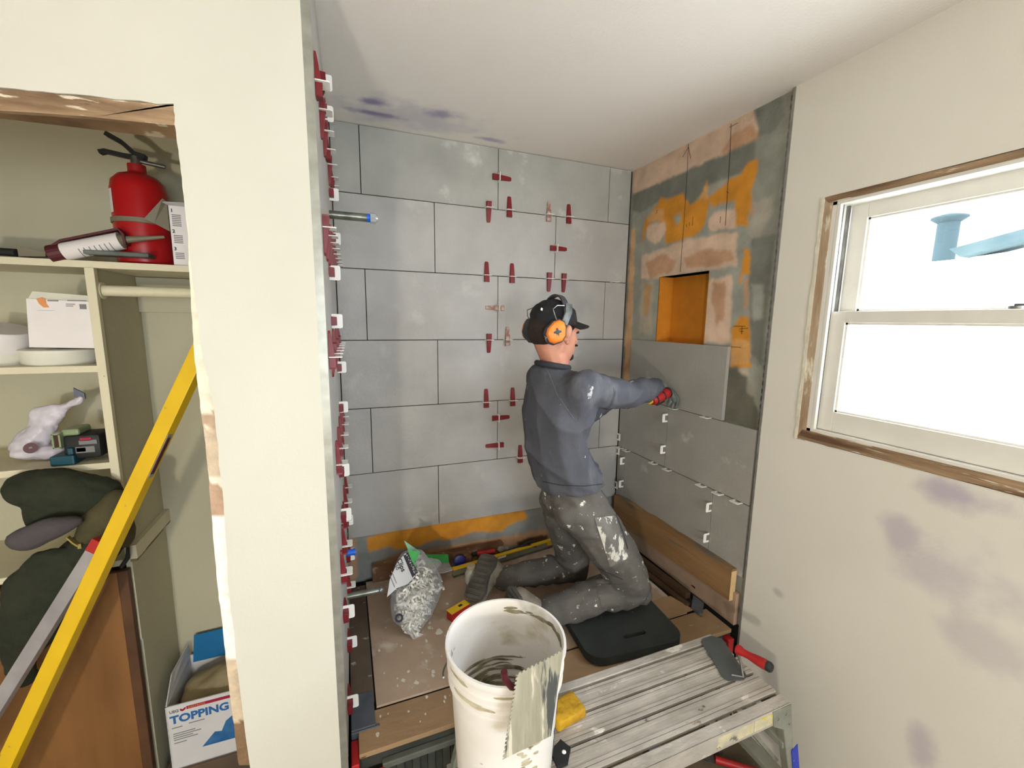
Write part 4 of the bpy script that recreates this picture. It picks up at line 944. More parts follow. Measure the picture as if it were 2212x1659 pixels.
def leg(xt, xb, y, yb, name='leg'):
    a, b = V((xt, y, ZB-.015)), V((xb, yb, .012)); F = frame(b-a, (1, 0, 0))
    L_ = obj(name, MB().obox((a+b)/2, (.030, .026, (b-a).length), F, bev=.003), M_benchleg, bench)
    obj('foot', MB().obox(b, (.036, .034, .022), F, bev=.003), M_black_rub, L_); return a, b
for sx_, xt, xb in ((1, bx1-.018, bx1+.075), (-1, bx0+.018, bx0-.075)):
    for y, yb in ((by0+.016, by0-.02), (by1-.016, by1+.02)):
        a, b = leg(xt, xb, y, yb)
    for zt_ in (.34, .17):
        f = (ZB-zt_)/ZB; xx = xt+(xb-xt)*f
        obj('step_bar', MB().box((xx-.024, by0+.0, zt_), (xx+.024, by1-.0, zt_+.022), bev=.003), M_benchleg, bench)
    # gusset plate
    g_ = MB().prism([(xt-sx_*.06, by0-.003, ZB-.002), (xt+sx_*.018, by0-.003, ZB-.002), (xt+sx_*.048, by0-.003, ZB-.15), (xt+sx_*.020, by0-.003, ZB-.15), (xt-sx_*.0, by0-.003, ZB-.085), (xt-sx_*.05, by0-.003, ZB-.055)], (0, .003, 0))
    gp = obj('gusset', g_, M_benchleg, bench)
    for q in ((.0, -.03), (.02, -.07), (-.035, -.035)): obj('rivet', MB().sph((xt+sx_*q[0], by0-.003, ZB+q[1]), (.004, .002, .004)), M_steel, gp, True)
obj('blue_label', MB().prism([(bx1+.016, by0-.010, ZB-.165), (bx1+.040, by0-.010, ZB-.150), (bx1+.075, by0-.022, .14), (bx1+.048, by0-.022, .13)], (0, -.002, 0)), M_label_b, bench)
obj('brace', MB().strip([V((bx1-.16, by0+.05, ZB-.03)), V((bx1+.03, by0+.05, ZB-.26))], (0, 1, 0), .03, .012), M_benchleg, bench)
obj('latch', MB().prism([(-.985, -1.125, ZB+.001), (-.945, -1.105, ZB+.001), (-.930, -1.135, ZB+.001), (-.955, -1.165, ZB+.001), (-.985, -1.165, ZB+.001)], (0, 0, .012)), M_black_rub, bench)
obj('rivet', MB().sph((-.953, -1.14, ZB+.013), (.006, .006, .003)), M_clip, bench, True)

# gauging trowel on the platform
t = thing('gauging_trowel', 'grey bladed trowel with red handle lying at the platform\'s right end', 'trowel', (-.26, -1.04, ZB))
bl = [(-.292, -.958), (-.275, -.948), (-.235, -.948), (-.208, -.975), (-.268, -1.128), (-.290, -1.134), (-.342, -1.120), (-.346, -1.105)]
obj('blade', MB().prism([(x, y, ZB+.0035) for x, y in bl], (0, 0, .0022)), M_bluegrey, t)
h0, h1 = hit(1592, 1402, 2, .560), hit(1668, 1444, 2, .572); hd_ = (h1-h0).normalized()
s0 = V((-.283, -1.126, ZB+.005)); obj('stem', MB().tube([s0+V((-.03, .02, 0)), s0, s0.lerp(h0, .5)+V((0, 0, .01)), h0+V((0, 0, -.004))], [.004, .0042, .004, .0038]), M_steel, t, True)
Fh = frame(hd_, (0, 0, 1)); Lh = (h1-h0).length
obj('handle', MB().lathe([(.008, -.002), (.0155, .0), (.0165, .008), (.012, .022), (.0115, .04), (.0155, Lh*.6), (.0165, Lh*.8), (.0155, Lh*.87)], h0, Fh, 20), M_red, t, True)
obj('butt', MB().lathe([(.0158, Lh*.86), (.016, Lh*.95), (.012, Lh*1.0), (.0, Lh*1.01)], h0, Fh, 20), M_black_rub, t, True)

# ---------------------------------------------------------------- bucket
bc = V((-1.103, -1.088, ZB+.002)); zr = .856-bc.z
bk = thing('mortar_bucket', 'white mortar smeared plastic bucket standing on the platform', 'bucket', bc)
pf = [(.0, .0), (.118, 0), (.124, .004), (.135, .20), (.139, zr-.095), (.146, zr-.090), (.146, zr-.084), (.140, zr-.080), (.1405, zr-.062), (.148, zr-.058), (.148, zr-.051), (.141, zr-.047), (.142, zr-.022), (.1505, zr-.018), (.1525, zr-.010), (.1515, zr), (.1455, zr), (.1425, zr-.01), (.136, zr-.10), (.122, .012), (.0, .010)]
obj('shell', MB().lathe(pf, bc, n=64, cap=False), M_bucket, bk, True)
# mortar ring and wall smears inside, real relief
obj('mortar', MB().lathe([(.0, .080), (.05, .074), (.09, .086), (.118, .094), (.1255, .099), (.1255, .090), (.12, .06), (.0, .05)], bc, n=48, cap=False), M_mortar, bk, True)
sm = MB()
def arc_smear(a0, a1, zz, h_, rf, sg):
    n_s = 14; rg = [[], [], [], []]; ph = random.uniform(0, 50)
    for j in range(n_s+1):
        a = a0+(a1-a0)*j/n_s; k_ = math.sin(math.pi*j/n_s)**.5; dz = .006*noise.noise(V((a*3, zz*30, ph))); hh = h_*k_*(1+.6*noise.noise(V((a*7, ph, 0))))
        for q_, (dr, dh) in enumerate(((-.0012, -1), (.0026*k_+.0004, -.3), (.0024*k_+.0004, .4), (-.0012, 1))):
            rr = rf(zz+dz)+sg*dr; rg[q_].append(sm.b.verts.new(bc+V((rr*math.cos(a), rr*math.sin(a), zz+dz+dh*hh))))
    for A, B in zip(rg, rg[1:]):
        for j in range(n_s): sm.b.faces.new((A[j], A[j+1], B[j+1], B[j]))
rin = lambda z: .1222+(.0136)*((z-.012)/(zr-.112))
for i in range(30):
    zz = .075+.0040*i+random.uniform(-.002, .002)
    a0 = R(random.uniform(40, 105)); arc_smear(a0, a0+R(random.uniform(18, 70)), zz, random.uniform(.003, .0075)*(1.25-.025*i), rin, -1)
for i in range(14):
    a0 = R(random.uniform(-25, 62)); arc_smear(a0, a0+R(random.uniform(8, 26)), zr-random.uniform(.020, .034), random.uniform(.002, .006), lambda z: .1365+.0060*((z-zr+.10)/.09), -1)
o = obj('mortar_smears', sm, M_mortar, bk, True); o['kind'] = 'stuff'; sm = MB()
rout = lambda z: .1415
for a0, a1, zz, h_ in [(185, 212, zr-.036, .007), (190, 225, zr-.071, .007), (200, 228, zr-.066, .004), (212, 240, zr-.075, .004), (238, 262, zr-.036, .004), (176, 190, zr-.035, .006)]:
    arc_smear(R(a0), R(a1), zz, h_, rout, 1)
rout = lambda z: .1245+.0150*z/(zr-.095)+.0004
for i in range(16):
    a0 = R(random.uniform(255, 280)); arc_smear(a0, a0+R(random.uniform(5, 14)), zr-.12-.010*i*.9, .003, rout, 1)
sm_outer = sm
obj('outer_smears', sm_outer, mat('beige_mortar', (196, 186, 160), .85, (150, 140, 112), 16, .7, .4, 50), bk, True)['kind'] = 'stuff'; sm = None
M_pr = mat('faded_blue_print', (70, 74, 104), .6, (110, 112, 136), 20, .7)
for (a0, a1, z0, z1) in [(-38, -24, .05, .10), (-42, -30, .12, .135), (-36, -22, .145, .20), (-34, -20, .215, .235)]:
    r0, r1 = .1245+.055*z0+.0006, .1245+.055*z1+.0006
    obj('printed_mark', MB().lathe([(r0, z0), (r1, z1)], bc, None, 8, R(a0), R(a1), cap=False), M_pr, bk)
ear = bc+V((.146*math.cos(R(-5)), .146*math.sin(R(-5)), zr-.075))
obj('ear', MB().cyl(ear-V((.006, 0, 0)), ear+V((.010, 0, 0)), .012), M_bucket, bk, True)
hp = [bc+V((.158*math.cos(a)*1.0, .158*math.sin(a), zr-.075-.06*math.sin((a-R(-5))/(math.pi)*math.pi))) for a in [R(-5+180*i/24) for i in range(25)]]
obj('bail', MB().tube(hp, .0024, 8), M_steel, bk, True)

# notched trowel hooked over the bucket rim
n_ = V((.33, -.94, .02)).normalized(); P0_ = bc+V((.163*.35, -.163*.937, zr-.06))
def onpl(a, b):
    r = fw+rt*((a-1106)/FPX)+up*((829.5-b)/FPX); return CAM+r*((P0_-CAM).dot(n_)/r.dot(n_))
TL, TR, BR, BL = onpl(1116, 1456), onpl(1217, 1403), onpl(1190, 1590), onpl(1086, 1641)
pts = []
def teeth_edge(A, B, n, dep, inward):
    out = []; d = (B-A)
    for i in range(n):
        a = A+d*(i/n); b = A+d*((i+.5)/n); out += [a, b, b+inward*dep, A+d*((i+.95)/n)+inward*dep]
    return out
inw = (TR-TL).normalized(); dn = (BL-TL).normalized()
pts = teeth_edge(TR, TL, 12, .0035, dn)+teeth_edge(TL, BL, 20, .0045, inw)+[BL, BR]
t = thing('notched_trowel', 'mortar covered notched steel trowel hung on the bucket\'s front rim', 'trowel', BL)
obj('plate', MB().prism(pts, n_*-.0012), M_trowel, t)
hc = TL.lerp(TR, .1)+n_*-.030+dn*.03
obj('handle', MB().tube([onpl(1109, 1470)-n_*.030, onpl(1111, 1486)-n_*.030, onpl(1122, 1500)-n_*.026, onpl(1135, 1500)-n_*.022], .0075), M_maroon, t, True)
t = thing('grout_sponge', 'worn yellow sponge on the platform behind the bucket\'s right side', 'sponge', (-.89, -1.05, ZB))
spg = MB(); spg.obox((-.893, -1.040, ZB+.020), (.100, .070, .034), Matrix.Rotation(R(8), 3, 'Z'), bev=.007)
bmesh.ops.subdivide_edges(spg.b, edges=[e for e in spg.b.edges if e.calc_length() > .02], cuts=6, use_grid_fill=True)
for v in spg.b.verts: v.co += V((noise.noise(v.co*60), noise.noise(v.co*60+V((9, 0, 0))), noise.noise(v.co*60+V((0, 9, 0)))))*.004
obj('sponge', spg, M_yellow_d, t, True)

# ---------------------------------------------------------------- bag of clips
bagc = V((-1.185, -.34, ZP))
bag = thing('clip_bag', 'clear printed plastic bag full of white clips on the tub cover', 'bag', bagc)
def bp(a, b, y): return hit(a, b, 1, y)
core_ = [[(bp(893, 1352, -.44), (.040, .03, .024)), (bp(893, 1320, -.40), (.085, .06, .05)), (bp(900, 1272, -.34), (.116, .08, .07)), (bp(893, 1230, -.29), (.086, .05, .040)), (bp(890, 1200, -.27), (.056, .028, .022))],
         [(bp(893, 1215, -.27), (.05, .03, .03)), (bp(935, 1222, -.26), (.040, .03, .028))]]
def fold(co, n): return .006*noise.noise(V((co.x*22, co.y*22, co.z*9)))+.003*abs(noise.noise(co*48))
bm = remesh(core_, .005, 3, fold)
for v in bm.verts: v.co.z = max(v.co.z, ZP+.0025)
M_film = bpy.data.materials.new('clear_bag_film'); M_film.use_nodes = True
nt = M_film.node_tree; nt.nodes.clear(); o_ = nt.nodes.new('ShaderNodeOutputMaterial'); tr = nt.nodes.new('ShaderNodeBsdfTransparent'); gl = nt.nodes.new('ShaderNodeBsdfPrincipled'); mxx = nt.nodes.new('ShaderNodeMixShader')
gl.inputs['Base Color'].default_value = (.86, .87, .88, 1); gl.inputs['Roughness'].default_value = .18; fr = nt.nodes.new('ShaderNodeFresnel'); fr.inputs[0].default_value = 1.6
mr = nt.nodes.new('ShaderNodeMapRange'); mr.inputs['To Min'].default_value = .15; mr.inputs['To Max'].default_value = 1.1
nt.links.new(fr.outputs[0], mr.inputs[0]); nt.links.new(mr.outputs[0], mxx.inputs[0]); nt.links.new(tr.outputs[0], mxx.inputs[1]); nt.links.new(gl.outputs[0], mxx.inputs[2]); nt.links.new(mxx.outputs[0], o_.inputs[0])
obj('film', bm, M_film, bag, True)
tip = MB().prism([bp(893, 1365, -.465), bp(875, 1358, -.46), bp(900, 1392, -.485), bp(918, 1372, -.465)], (0, 0, .001)); obj('sealed_corner', tip, M_film, bag)
pile = MB(); tmp = bmesh.new(); 
rnd = random.Random(3)
for i in range(520):
    t_ = rnd.random(); c_ = bp(893, 1352, -.44).lerp(bp(900, 1262, -.33), t_); rr_ = .030+.074*t_
    d_ = V((rnd.gauss(0, 1), rnd.gauss(0, 1), rnd.gauss(0, 1))).normalized()*rr_*rnd.random()**.25; d_.z *= .8
    Q = Quaternion(V((rnd.gauss(0, 1), rnd.gauss(0, 1), rnd.gauss(0, 1))).normalized(), rnd.random()*6.28).to_matrix()
    p_ = c_+d_; p_.z = max(p_.z, ZP+.012)
    for lo, hi in (((-.018, -.012, -.001), (-.010, .012, .001)), ((.010, -.012, -.001), (.018, .012, .001)), ((-.018, .002, -.001), (.018, .012, .001))):
        cc = (V(lo)+V(hi))/2; pile.obox(p_+Q@cc, V(hi)-V(lo), Q)
o = obj('loose_clips', pile, M_clip, bag); o['kind'] = 'stuff'
# printed label sheet on the bag, upper left
lab = [bp(840, 1295, -.425), bp(852, 1225, -.385), bp(880, 1192, -.335), bp(918, 1248, -.385), bp(890, 1268, -.41), bp(862, 1300, -.43)]
lp0 = lab[0]; LX = (bp(905, 1262, -.385)-bp(880, 1192, -.335)).normalized()
nL = V((-.15, -.86, .48)).normalized(); P1 = bp(868, 1240, -.375)
def onL(a, b, off=0):
    r = fw+rt*((a-1106)/FPX)+up*((829.5-b)/FPX); p_ = CAM+r*((P1+nL*off-CAM).dot(nL)/r.dot(nL)); return p_
M_labw = mat('printed_film_white', (196, 196, 196), .4, (178, 180, 184), 10, .8)
obj('label', MB().prism([onL(836, 1290), onL(842, 1252), onL(858, 1216), onL(876, 1194), onL(890, 1212), onL(897, 1245), onL(880, 1262), onL(858, 1270)], nL*-.0015), M_labw, bag)
obj('black_band', MB().prism([onL(871, 1200, .001), onL(877, 1198, .001), onL(896, 1242, .001), onL(891, 1248, .001)], nL*-.0008), M_ink, bag)
dirx = (onL(870, 1232)-onL(859, 1205)).normalized(); diry = (onL(871, 1203)-onL(860, 1208)).normalized()
words('printed_word', 'Clips', .026, onL(857, 1209, .0012), dirx, diry, M_ink, bag, bold=.0006)
words('printed_word', '150', .020, onL(850, 1217, .0012), dirx, diry, M_ink, bag)
words('printed_word', 'Fiction less', .010, onL(847, 1232, .0012), dirx, diry, M_ink, bag) if False else None
words('printed_word', 'PERFECT L', .020, onL(877, 1196, .0014), dirx, diry, M_ink, bag, bold=.001)
for i, (a, b) in enumerate([(846, 1234), (842, 1242)]):
    obj('text_line', MB().strip([onL(a, b, .0012), onL(a, b, .0012)+dirx*.05], tuple(diry), .003, .0006), M_inkg, bag)
obj('green_print', MB().prism([onL(880, 1188, .002), onL(905, 1192, .004), onL(903, 1202, .004), onL(896, 1212, .003), onL(898, 1226, .002), onL(890, 1212, .002)], nL*-.001), M_green, bag)
obj('open_lip', MB().prism([bp(873, 1168, -.30), bp(896, 1184, -.30), bp(908, 1192, -.29), bp(900, 1214, -.32), bp(884, 1194, -.32)], (0, .0015, 0)), mat('pale_green_film', (128, 178, 150), .35), bag)
obj('end_ring', MB().lathe([(.008, 0), (.016, 0)], bp(862, 1335, -.47), frame((-.3, -1, .5)), 20, cap=False), M_ink, bag)

# ---------------------------------------------------------------- small things at the back of the tub cover
def zz(a, b, z): return hit(a, b, 2, z)
t = thing('header_card', 'green and clear plastic blister card behind the clip bag', 'card', zz(945, 1225, ZP))
qa, qb, qc, qd = bp(915, 1198, -.135), bp(968, 1198, -.12), bp(970, 1216, -.135), bp(910, 1218, -.15)
obj('green_card', MB().prism([qa, qb, qc, qd], (0, .003, 0)), M_green, t)
obj('blister', MB().prism([qd, qc, bp(978, 1232, -.15), bp(958, 1238, -.16), bp(915, 1240, -.165)], (0, .006, 0)), M_film, t)
# small yellow level
a, b = zz(978, 1228, ZP+.045), zz(1196, 1163, ZP+.045); ax = (b-a).normalized(); F = Matrix((ax, V((0, 0, 1)).cross(ax), V((0, 0, 1)))).transposed()
t = thing('torpedo_level', 'yellow level with grey side lying behind the worker\'s boots', 'level', (a+b)/2+V((0, 0, -.045)))
m_ = (a+b)/2; Lz = (b-a).length
obj('top_flange', MB().obox(m_+V((0, 0, -.003)), (Lz, .022, .005), F), M_yellow, t)
obj('web', MB().obox(m_+V((0, 0, -.0215)), (Lz, .007, .034), F), mat('grey_green_metal', (112, 110, 92), .5), t)
obj('bottom_flange', MB().obox(m_+V((0, 0, -.042)), (Lz, .022, .005), F), M_steel, t)
obj('vial', MB().obox(m_+ax*Lz*-.05+V((0, 0, -.012)), (.05, .014, .018), F, bev=.004), M_clip, t, True)
obj('end_label', MB().obox(b-ax*.03+V((0, 0, -.018))+F.col[1]*-.006, (.034, .006, .018), F), M_yellow, t)
# bottle
c_ = zz(1018, 1258, ZP); t = thing('squeeze_bottle', 'small cloudy white plastic bottle with blue print beside the boots', 'bottle', c_)
obj('bottle', MB().lathe([(.0, .0), (.026, .0), (.030, .006), (.030, .045), (.024, .062), (.018, .070), (.018, .078)], c_, n=28, cap=False), mat('milky_plastic', (196, 194, 190), .35, (176, 172, 166), 12, .7), t, True)
obj('cap', MB().lathe([(.021, .074), (.021, .086), (.018, .089), (0, .089)], c_, n=24, cap=False), mat('yellowed_cap', (186, 176, 148), .5), t, True)
obj('blue_label', MB().lathe([(.0304, .014), (.0304, .034)], c_, None, 8, R(-100), R(-58), cap=False), M_pr, t, True)
c_ = zz(990, 1212, ZP+.02); c_.y = -.055; t = thing('blue_lid', 'round dark blue plastic lid standing behind the yellow level', 'lid', c_)
obj('lid', MB().lathe([(0, 0), (.027, 0), (.030, .003), (.030, .012), (.026, .014), (0, .012)], V((c_.x, -.065, ZP+.036)), frame((-.2, -1, .2)), 32, cap=False), mat('navy_plastic', (28, 34, 120), .4), t, True)
t = thing('red_marker', 'short red tool handle lying behind the yellow level', 'handle', zz(1050, 1198, ZP+.04))
obj('handle', MB().cyl(bp(1030, 1196, -.062), bp(1068, 1190, -.06), .013, .012), M_red, t, True); obj('tip', MB().cyl(bp(1020, 1198, -.064), bp(1030, 1196, -.062), .008, .012), M_black_rub, t, True)
t = thing('crumpled_tape', 'ball of crumpled dusty plastic tape behind the yellow level', 'tape', zz(1082, 1190, ZP))
obj('ball', remesh([[(bp(1080, 1186, -.065), (.018, .012, .016)), (bp(1092, 1184, -.065), (.014, .012, .012))]], .003, 1, lambda co, n: .006*noise.noise(co*70)), mat('dusty_film', (112, 104, 94), .5, (150, 140, 126), 30, .6), t, True)
t = thing('dark_pliers', 'small black dusty pliers beside the crumpled tape', 'pliers', zz(1115, 1188, ZP))
obj('jaws', MB().strip([bp(1096, 1192, -.065), bp(1122, 1182, -.062)], (0, -.3, 1), .014, .008), M_black_rub, t)
obj('handle', MB().tube([bp(1122, 1182, -.062), bp(1140, 1178, -.062), bp(1158, 1180, -.065)], .006), M_black_rub, t, True)
obj('handle', MB().tube([bp(1122, 1182, -.062), bp(1138, 1172, -.060), bp(1154, 1168, -.060)], .006), M_black_rub, t, True)
# yellow/red tape measure
a = zz(965, 1330, ZP); t = thing('blade_box', 'small yellow and red box of blades left of the bucket rim', 'box', a)
Fz = Matrix.Rotation(R(24), 3, 'Z'); c_ = zz(990, 1320, ZP+.02)
obj('box', MB().obox(c_, (.095, .035, .036), Fz, bev=.002), M_red, t)
obj('yellow_lid', MB().obox(c_+V((0, 0, .0188)), (.096, .036, .002), Fz), M_yellow, t)
obj('black_print', MB().obox(c_+V((.01, .005, .0200)), (.018, .012, .0008), Fz), M_ink, t)

# ---------------------------------------------------------------- the worker
M_skin = mat('skin', (196, 138, 112), .55, (178, 116, 94), 14, .8, .08, 120)
M_shirt = mat('charcoal_sweatshirt', (84, 85, 92), .9, (72, 73, 80), 10, .8, .35, 420, stretch=(1, 1, .55), spots=[((196, 196, 196), 26, .675, .015), ((120, 121, 126), 5, .58, .2)])
M_pants = mat('grey_work_trousers', (102, 97, 91), .85, (76, 73, 70), 8, .8, .35, 300, spots=[((150, 146, 138), 7, .62, .2), ((214, 210, 200), 24, .655, .02), ((176, 172, 162), 60, .66, .04)])
M_pants_k = mat('mortar_caked_thigh_pocket', (126, 122, 116), .85, (98, 95, 90), 8, .8, .35, 200, stretch=(1, 1, .5), spots=[((206, 202, 192), 22, .56, .05), ((226, 224, 214), 48, .62, .03)])
M_glove = mat('dusty_work_glove', (116, 122, 116), .8, (86, 92, 88), 26, .7, .3, 160, spots=[((186, 188, 180), 40, .64, .04)])
M_boot = mat('dusty_rubber_boot', (140, 130, 114), .6, (112, 104, 92), 14, .8, .3, 60, spots=[((190, 184, 170), 22, .64, .05)])
M_sole = mat('grey_boot_sole', (92, 88, 80), .8, (70, 67, 62), 18, .8, .3, 60)
M_cap = mat('black_cap_cloth', (22, 22, 26), .8, (30, 30, 34), 20, .8, .2, 300)
M_muff = mat('orange_ear_cup', (244, 140, 50), .5, (230, 120, 40), 14, .8, spots=[((250, 205, 170), 30, .70, .04)])
M_muffd = mat('dark_ear_cup_shell', (44, 46, 54), .5, (70, 72, 78), 18, .7, spots=[((190, 190, 190), 34, .66, .03)])
M_hair = mat('dark_brown_hair', (52, 38, 32), .8, (36, 26, 22), 60, .8, .6, 300)
pf_ = V((math.cos(R(8)), math.sin(R(8)), 0)); ps_ = V((pf_.y, -pf_.x, 0))   # facing, own right
FT = Matrix((pf_, -ps_, V((0, 0, 1)))).transposed()
who = thing('person', 'worker in grey sweatshirt, black cap and orange ear defenders kneeling on a pad', 'person', (-.5, -.55, ZP))
PB = dict(neck=V((-.712, -.560, 1.500)), neckb=V((-.722, -.560, 1.44)), head=V((-.716, -.560, 1.618)),
    shR=V((-.680, -.705, 1.420)), elR=V((-.43, -.655, 1.372)), wrR=V((-.170, -.488, 1.366)), haR=V((-.095, -.450, 1.350)),
    shL=V((-.705, -.430, 1.410)), elL=V((-.49, -.40, 1.240)), wrL=V((-.34, -.36, 1.275)),
    chest=V((-.700, -.565, 1.27)), waist=V((-.665, -.575, 1.09)), hips=V((-.600, -.585, .93)),
    hipR=V((-.585, -.670, .90)), hipL=V((-.625, -.500, .90)), knR=V((-.362, -.650, .530)), knL=V((-.50, -.40, .510)),
    anR=V((-.745, -.605, .490)), anL=V((-.83, -.345, .500)))
g = PB
# body: one continuous skin (mostly inside the clothes)
hd = g['head']; hf = V((.985, .06, -.13)).normalized(); hs = hf.cross(V((0, 0, 1))).normalized(); hu = hs.cross(hf)  # facing, own right, up
FH = Matrix((hf, -hs, hu)).transposed()
def hp_(f, s, u): return hd+hf*f+hs*s+hu*u
body = [
 [(hp_(-.012, 0, .020), (.088, .076, .094), FH)],
 [(hp_(-.035, 0, .015), (.070, .070, .080), FH), (hp_(.045, 0, -.028), (.046, .055, .058), FH)],
 [(hp_(.048, 0, -.035), (.042, .050, .045), FH), (hp_(.066, 0, -.086), (.020, .026, .020), FH)],
 [(hp_(.005, .05, -.060), (.018, .012, .02), FH), (hp_(.066, .012, -.090), (.016, .014, .014), FH)], [(hp_(.005, -.05, -.060), (.018, .012, .02), FH), (hp_(.066, -.012, -.090), (.016, .014, .014), FH)],
 [(hp_(.078, 0, .000), (.010, .009, .012), FH), (hp_(.098, 0, -.034), (.010, .011, .009), FH)],
 [(hp_(.086, 0, -.058), (.010, .022, .006), FH)], [(hp_(.086, 0, -.070), (.010, .020, .006), FH)],
 [(hp_(.075, .032, .012), (.014, .018, .009), FH)], [(hp_(.075, -.032, .012), (.014, .018, .009), FH)],
 [(hp_(-.030, 0, -.04), (.056, .052, .05), FH), (g['neck'], (.056, .056, .04)), (g['neckb'], (.058, .062, .035))],
 [(g['neckb']+V((0, 0, -.03)), (.05, .08, .02), FT), (g['chest'], (.08, .12, .07), FT), (g['waist'], (.08, .12, .06), FT), (g['hips'], (.09, .13, .07), FT)],
]
for s_ in 'RL':
    body += [[(g['neckb']+V((0, 0, -.04)), .04), (g['sh'+s_]+V((0, 0, -.01)), .036)], [(g['sh'+s_]+V((0, 0, -.01)), .036), (g['el'+s_], .038), (g['wr'+s_], .026)]]
    body += [[(g['hip'+s_]+V((-.01, 0, -.02)), .055), (g['kn'+s_]+V((-.01, 0, 0)), .042), (g['an'+s_], .035)]]
body.append([(g['wrR'], .026), (g['haR'], .024)])
bm = remesh(body, .0065, 2)
obj('body', bm, M_skin, who, True)
def ear_(s):
    m_ = MB(); m_.sph(hp_(.006, s*.080, -.014), (.019, .008, .033), FH, 3); m_.sph(hp_(.004, s*.088, -.006), (.015, .007, .024), FH, 2).sph(hp_(.008, s*.083, -.042), (.009, .007, .010), FH, 2)
    obj('ear', m_, M_skin, who, True)
ear_(1); ear_(-1)
for s in (1, -1):
    obj('eye', MB().sph(hp_(.076, s*.031, .001), (.010, .011, .006), FH, 2), M_ink, who, True)
    obj('eyebrow', MB().sph(hp_(.088, s*.033, .018), (.006, .018, .004), FH, 2), M_hair, who, True)
obj('goatee', MB().sph(hp_(.078, 0, -.094), (.018, .020, .016), FH, 2).sph(hp_(.096, 0, -.048), (.006, .022, .005), FH, 2), M_hair, who, True)
hm = remesh([[(hp_(-.018, 0, .012), (.091, .079, .080), FH)], [(hp_(-.052, 0, -.010), (.060, .068, .055), FH), (hp_(-.050, 0, -.042), (.046, .056, .030), FH)], [(hp_(.026, 0, .030), (.045, .0765, .040), FH)]], .005, 1, lambda co, n: .0012*noise.noise(co*160))
for f in [f for f in hm.faces if (f.calc_center_median()-hd).dot(hf) > .058 or ((f.calc_center_median()-hd).dot(hf) > .02 and (f.calc_center_median()-hd).dot(hu) < -.004)]: hm.faces.remove(f)
obj('hair', hm, M_hair, who, True)
# cap
cm = remesh([[(hp_(-.014, 0, .042), (.094, .084, .070), FH)], [(hp_(-.024, 0, .010), (.084, .084, .070), FH)]], .005, 2, lambda co, n: .0012*noise.noise(co*40), cut=[(hp_(-.02, 0, -.004)-hu*.0, -hu*1.0-hf*.30)])
cap = obj('cap', cm, M_cap, who, True)
br = MB(); top_ = []; 
for i in range(11):
    a = R(-66+132*i/10); row = []
    for j, rr in enumerate((.078, .096, .114, .126)):
        dr = .012*math.cos(a)*0-.030*(math.sin(a)**2)-.006*j*.6
        row.append(hp_(-.012+(rr+(.018 if j == 3 else 0)*math.cos(a))*math.cos(a), rr*.90*math.sin(a), .046+dr))
    top_.append(row)
vg = [[br.b.verts.new(p) for p in row] for row in top_]; vb = [[br.b.verts.new(p-hu*.0035) for p in row] for row in top_]
for i in range(10):
    for j in range(3):
        br.b.faces.new((vg[i][j], vg[i+1][j], vg[i+1][j+1], vg[i][j+1])); br.b.faces.new((vb[i][j], vb[i][j+1], vb[i+1][j+1], vb[i+1][j]))
    br.b.faces.new((vg[i][3], vg[i+1][3], vb[i+1][3], vb[i][3])); br.b.faces.new((vg[i][0], vb[i][0], vb[i+1][0], vg[i+1][0]))
for i in (0, 10):
    for j in range(3): br.b.faces.new((vg[i][j], vg[i][j+1], vb[i][j+1], vb[i][j]))
obj('brim', br, M_cap, cap, True)
obj('emblem', MB().obox(hp_(-.094, .046, .060), (.010, .004, .010), frame((-.8, -.5, .3)), bev=.002), M_clip, cap)
# ear defenders
ed = bpy.data.objects.new('ear_defenders', None); COL.objects.link(ed); ed.parent = who
def cup(s):
    c_ = hp_(-.052, s*.093, -.014); nn_ = (hs*s*1.0-hf*.30).normalized()
    F = Matrix((nn_.cross(hu).normalized(), nn_.cross(nn_.cross(hu)).normalized()*-1, nn_)).transposed()
    F = F @ Matrix.Rotation(R(18), 3, 'Z'); w0, h0 = .034, .041
    pts = [(-.26, 1.0), (.30, 1.0), (.72, .66), (1.0, -.10), (.88, -.55), (.25, -1.0), (-.30, -.96), (-.90, -.45), (-.98, .05), (-.62, .70)]
    def ring(k, n, o=0): return [c_+F@V((x*(w0*k), y*(h0*k), n)) for x, y in pts]
    def body_(rs):
        m_ = MB(); R_ = [[m_.b.verts.new(p) for p in r] for r in rs]
        for A, B in zip(R_, R_[1:]):
            for i in range(len(A)): m_.b.faces.new((A[i], A[(i+1) % len(A)], B[(i+1) % len(A)], B[i]))
        m_.b.faces.new(R_[0]); m_.b.faces.new(R_[-1]); return m_
    o = obj('ear_cup', body_([ring(1.05, -.022), ring(1.16, -.010), ring(1.16, .006), ring(1.04, .014)]), M_muffd, ed, True)
    p = obj('orange_cover', body_([ring(1.02, .006), ring(1.02, .016), ring(.86, .024), ring(.5, .027)]), M_muff, ed, True)
    x_ = MB()
    for k in range(4):
        a = R(45+90*k+10); d = F@V((math.cos(a), math.sin(a), 0)); q = F@V((-math.sin(a), math.cos(a), 0)); b0 = c_+nn_*.0265
        x_.prism([b0-q*.0055, b0+d*.0135-q*.003, b0+d*.0135+q*.003, b0+q*.0055], nn_*.002)
    x_.cyl(c_+nn_*.026, c_+nn_*.029, .006, n=12)
    obj('adjustment_knob', x_, M_muffd, ed)
    return c_, nn_
cR, nR = cup(1); cL, nL_ = cup(-1)
arc = []
for i in range(17):
    a = R(-90+180*i/16); arc.append(hp_(-.014-.012*math.cos(a)*0, .102*math.sin(a), -.005+.130*math.cos(a)) if abs(math.sin(a)) < .95 else hp_(-.030, .102*math.sin(a), .015))
obj('headband', MB().strip(arc, tuple(hf), .022, .006), M_muffd, ed, True)
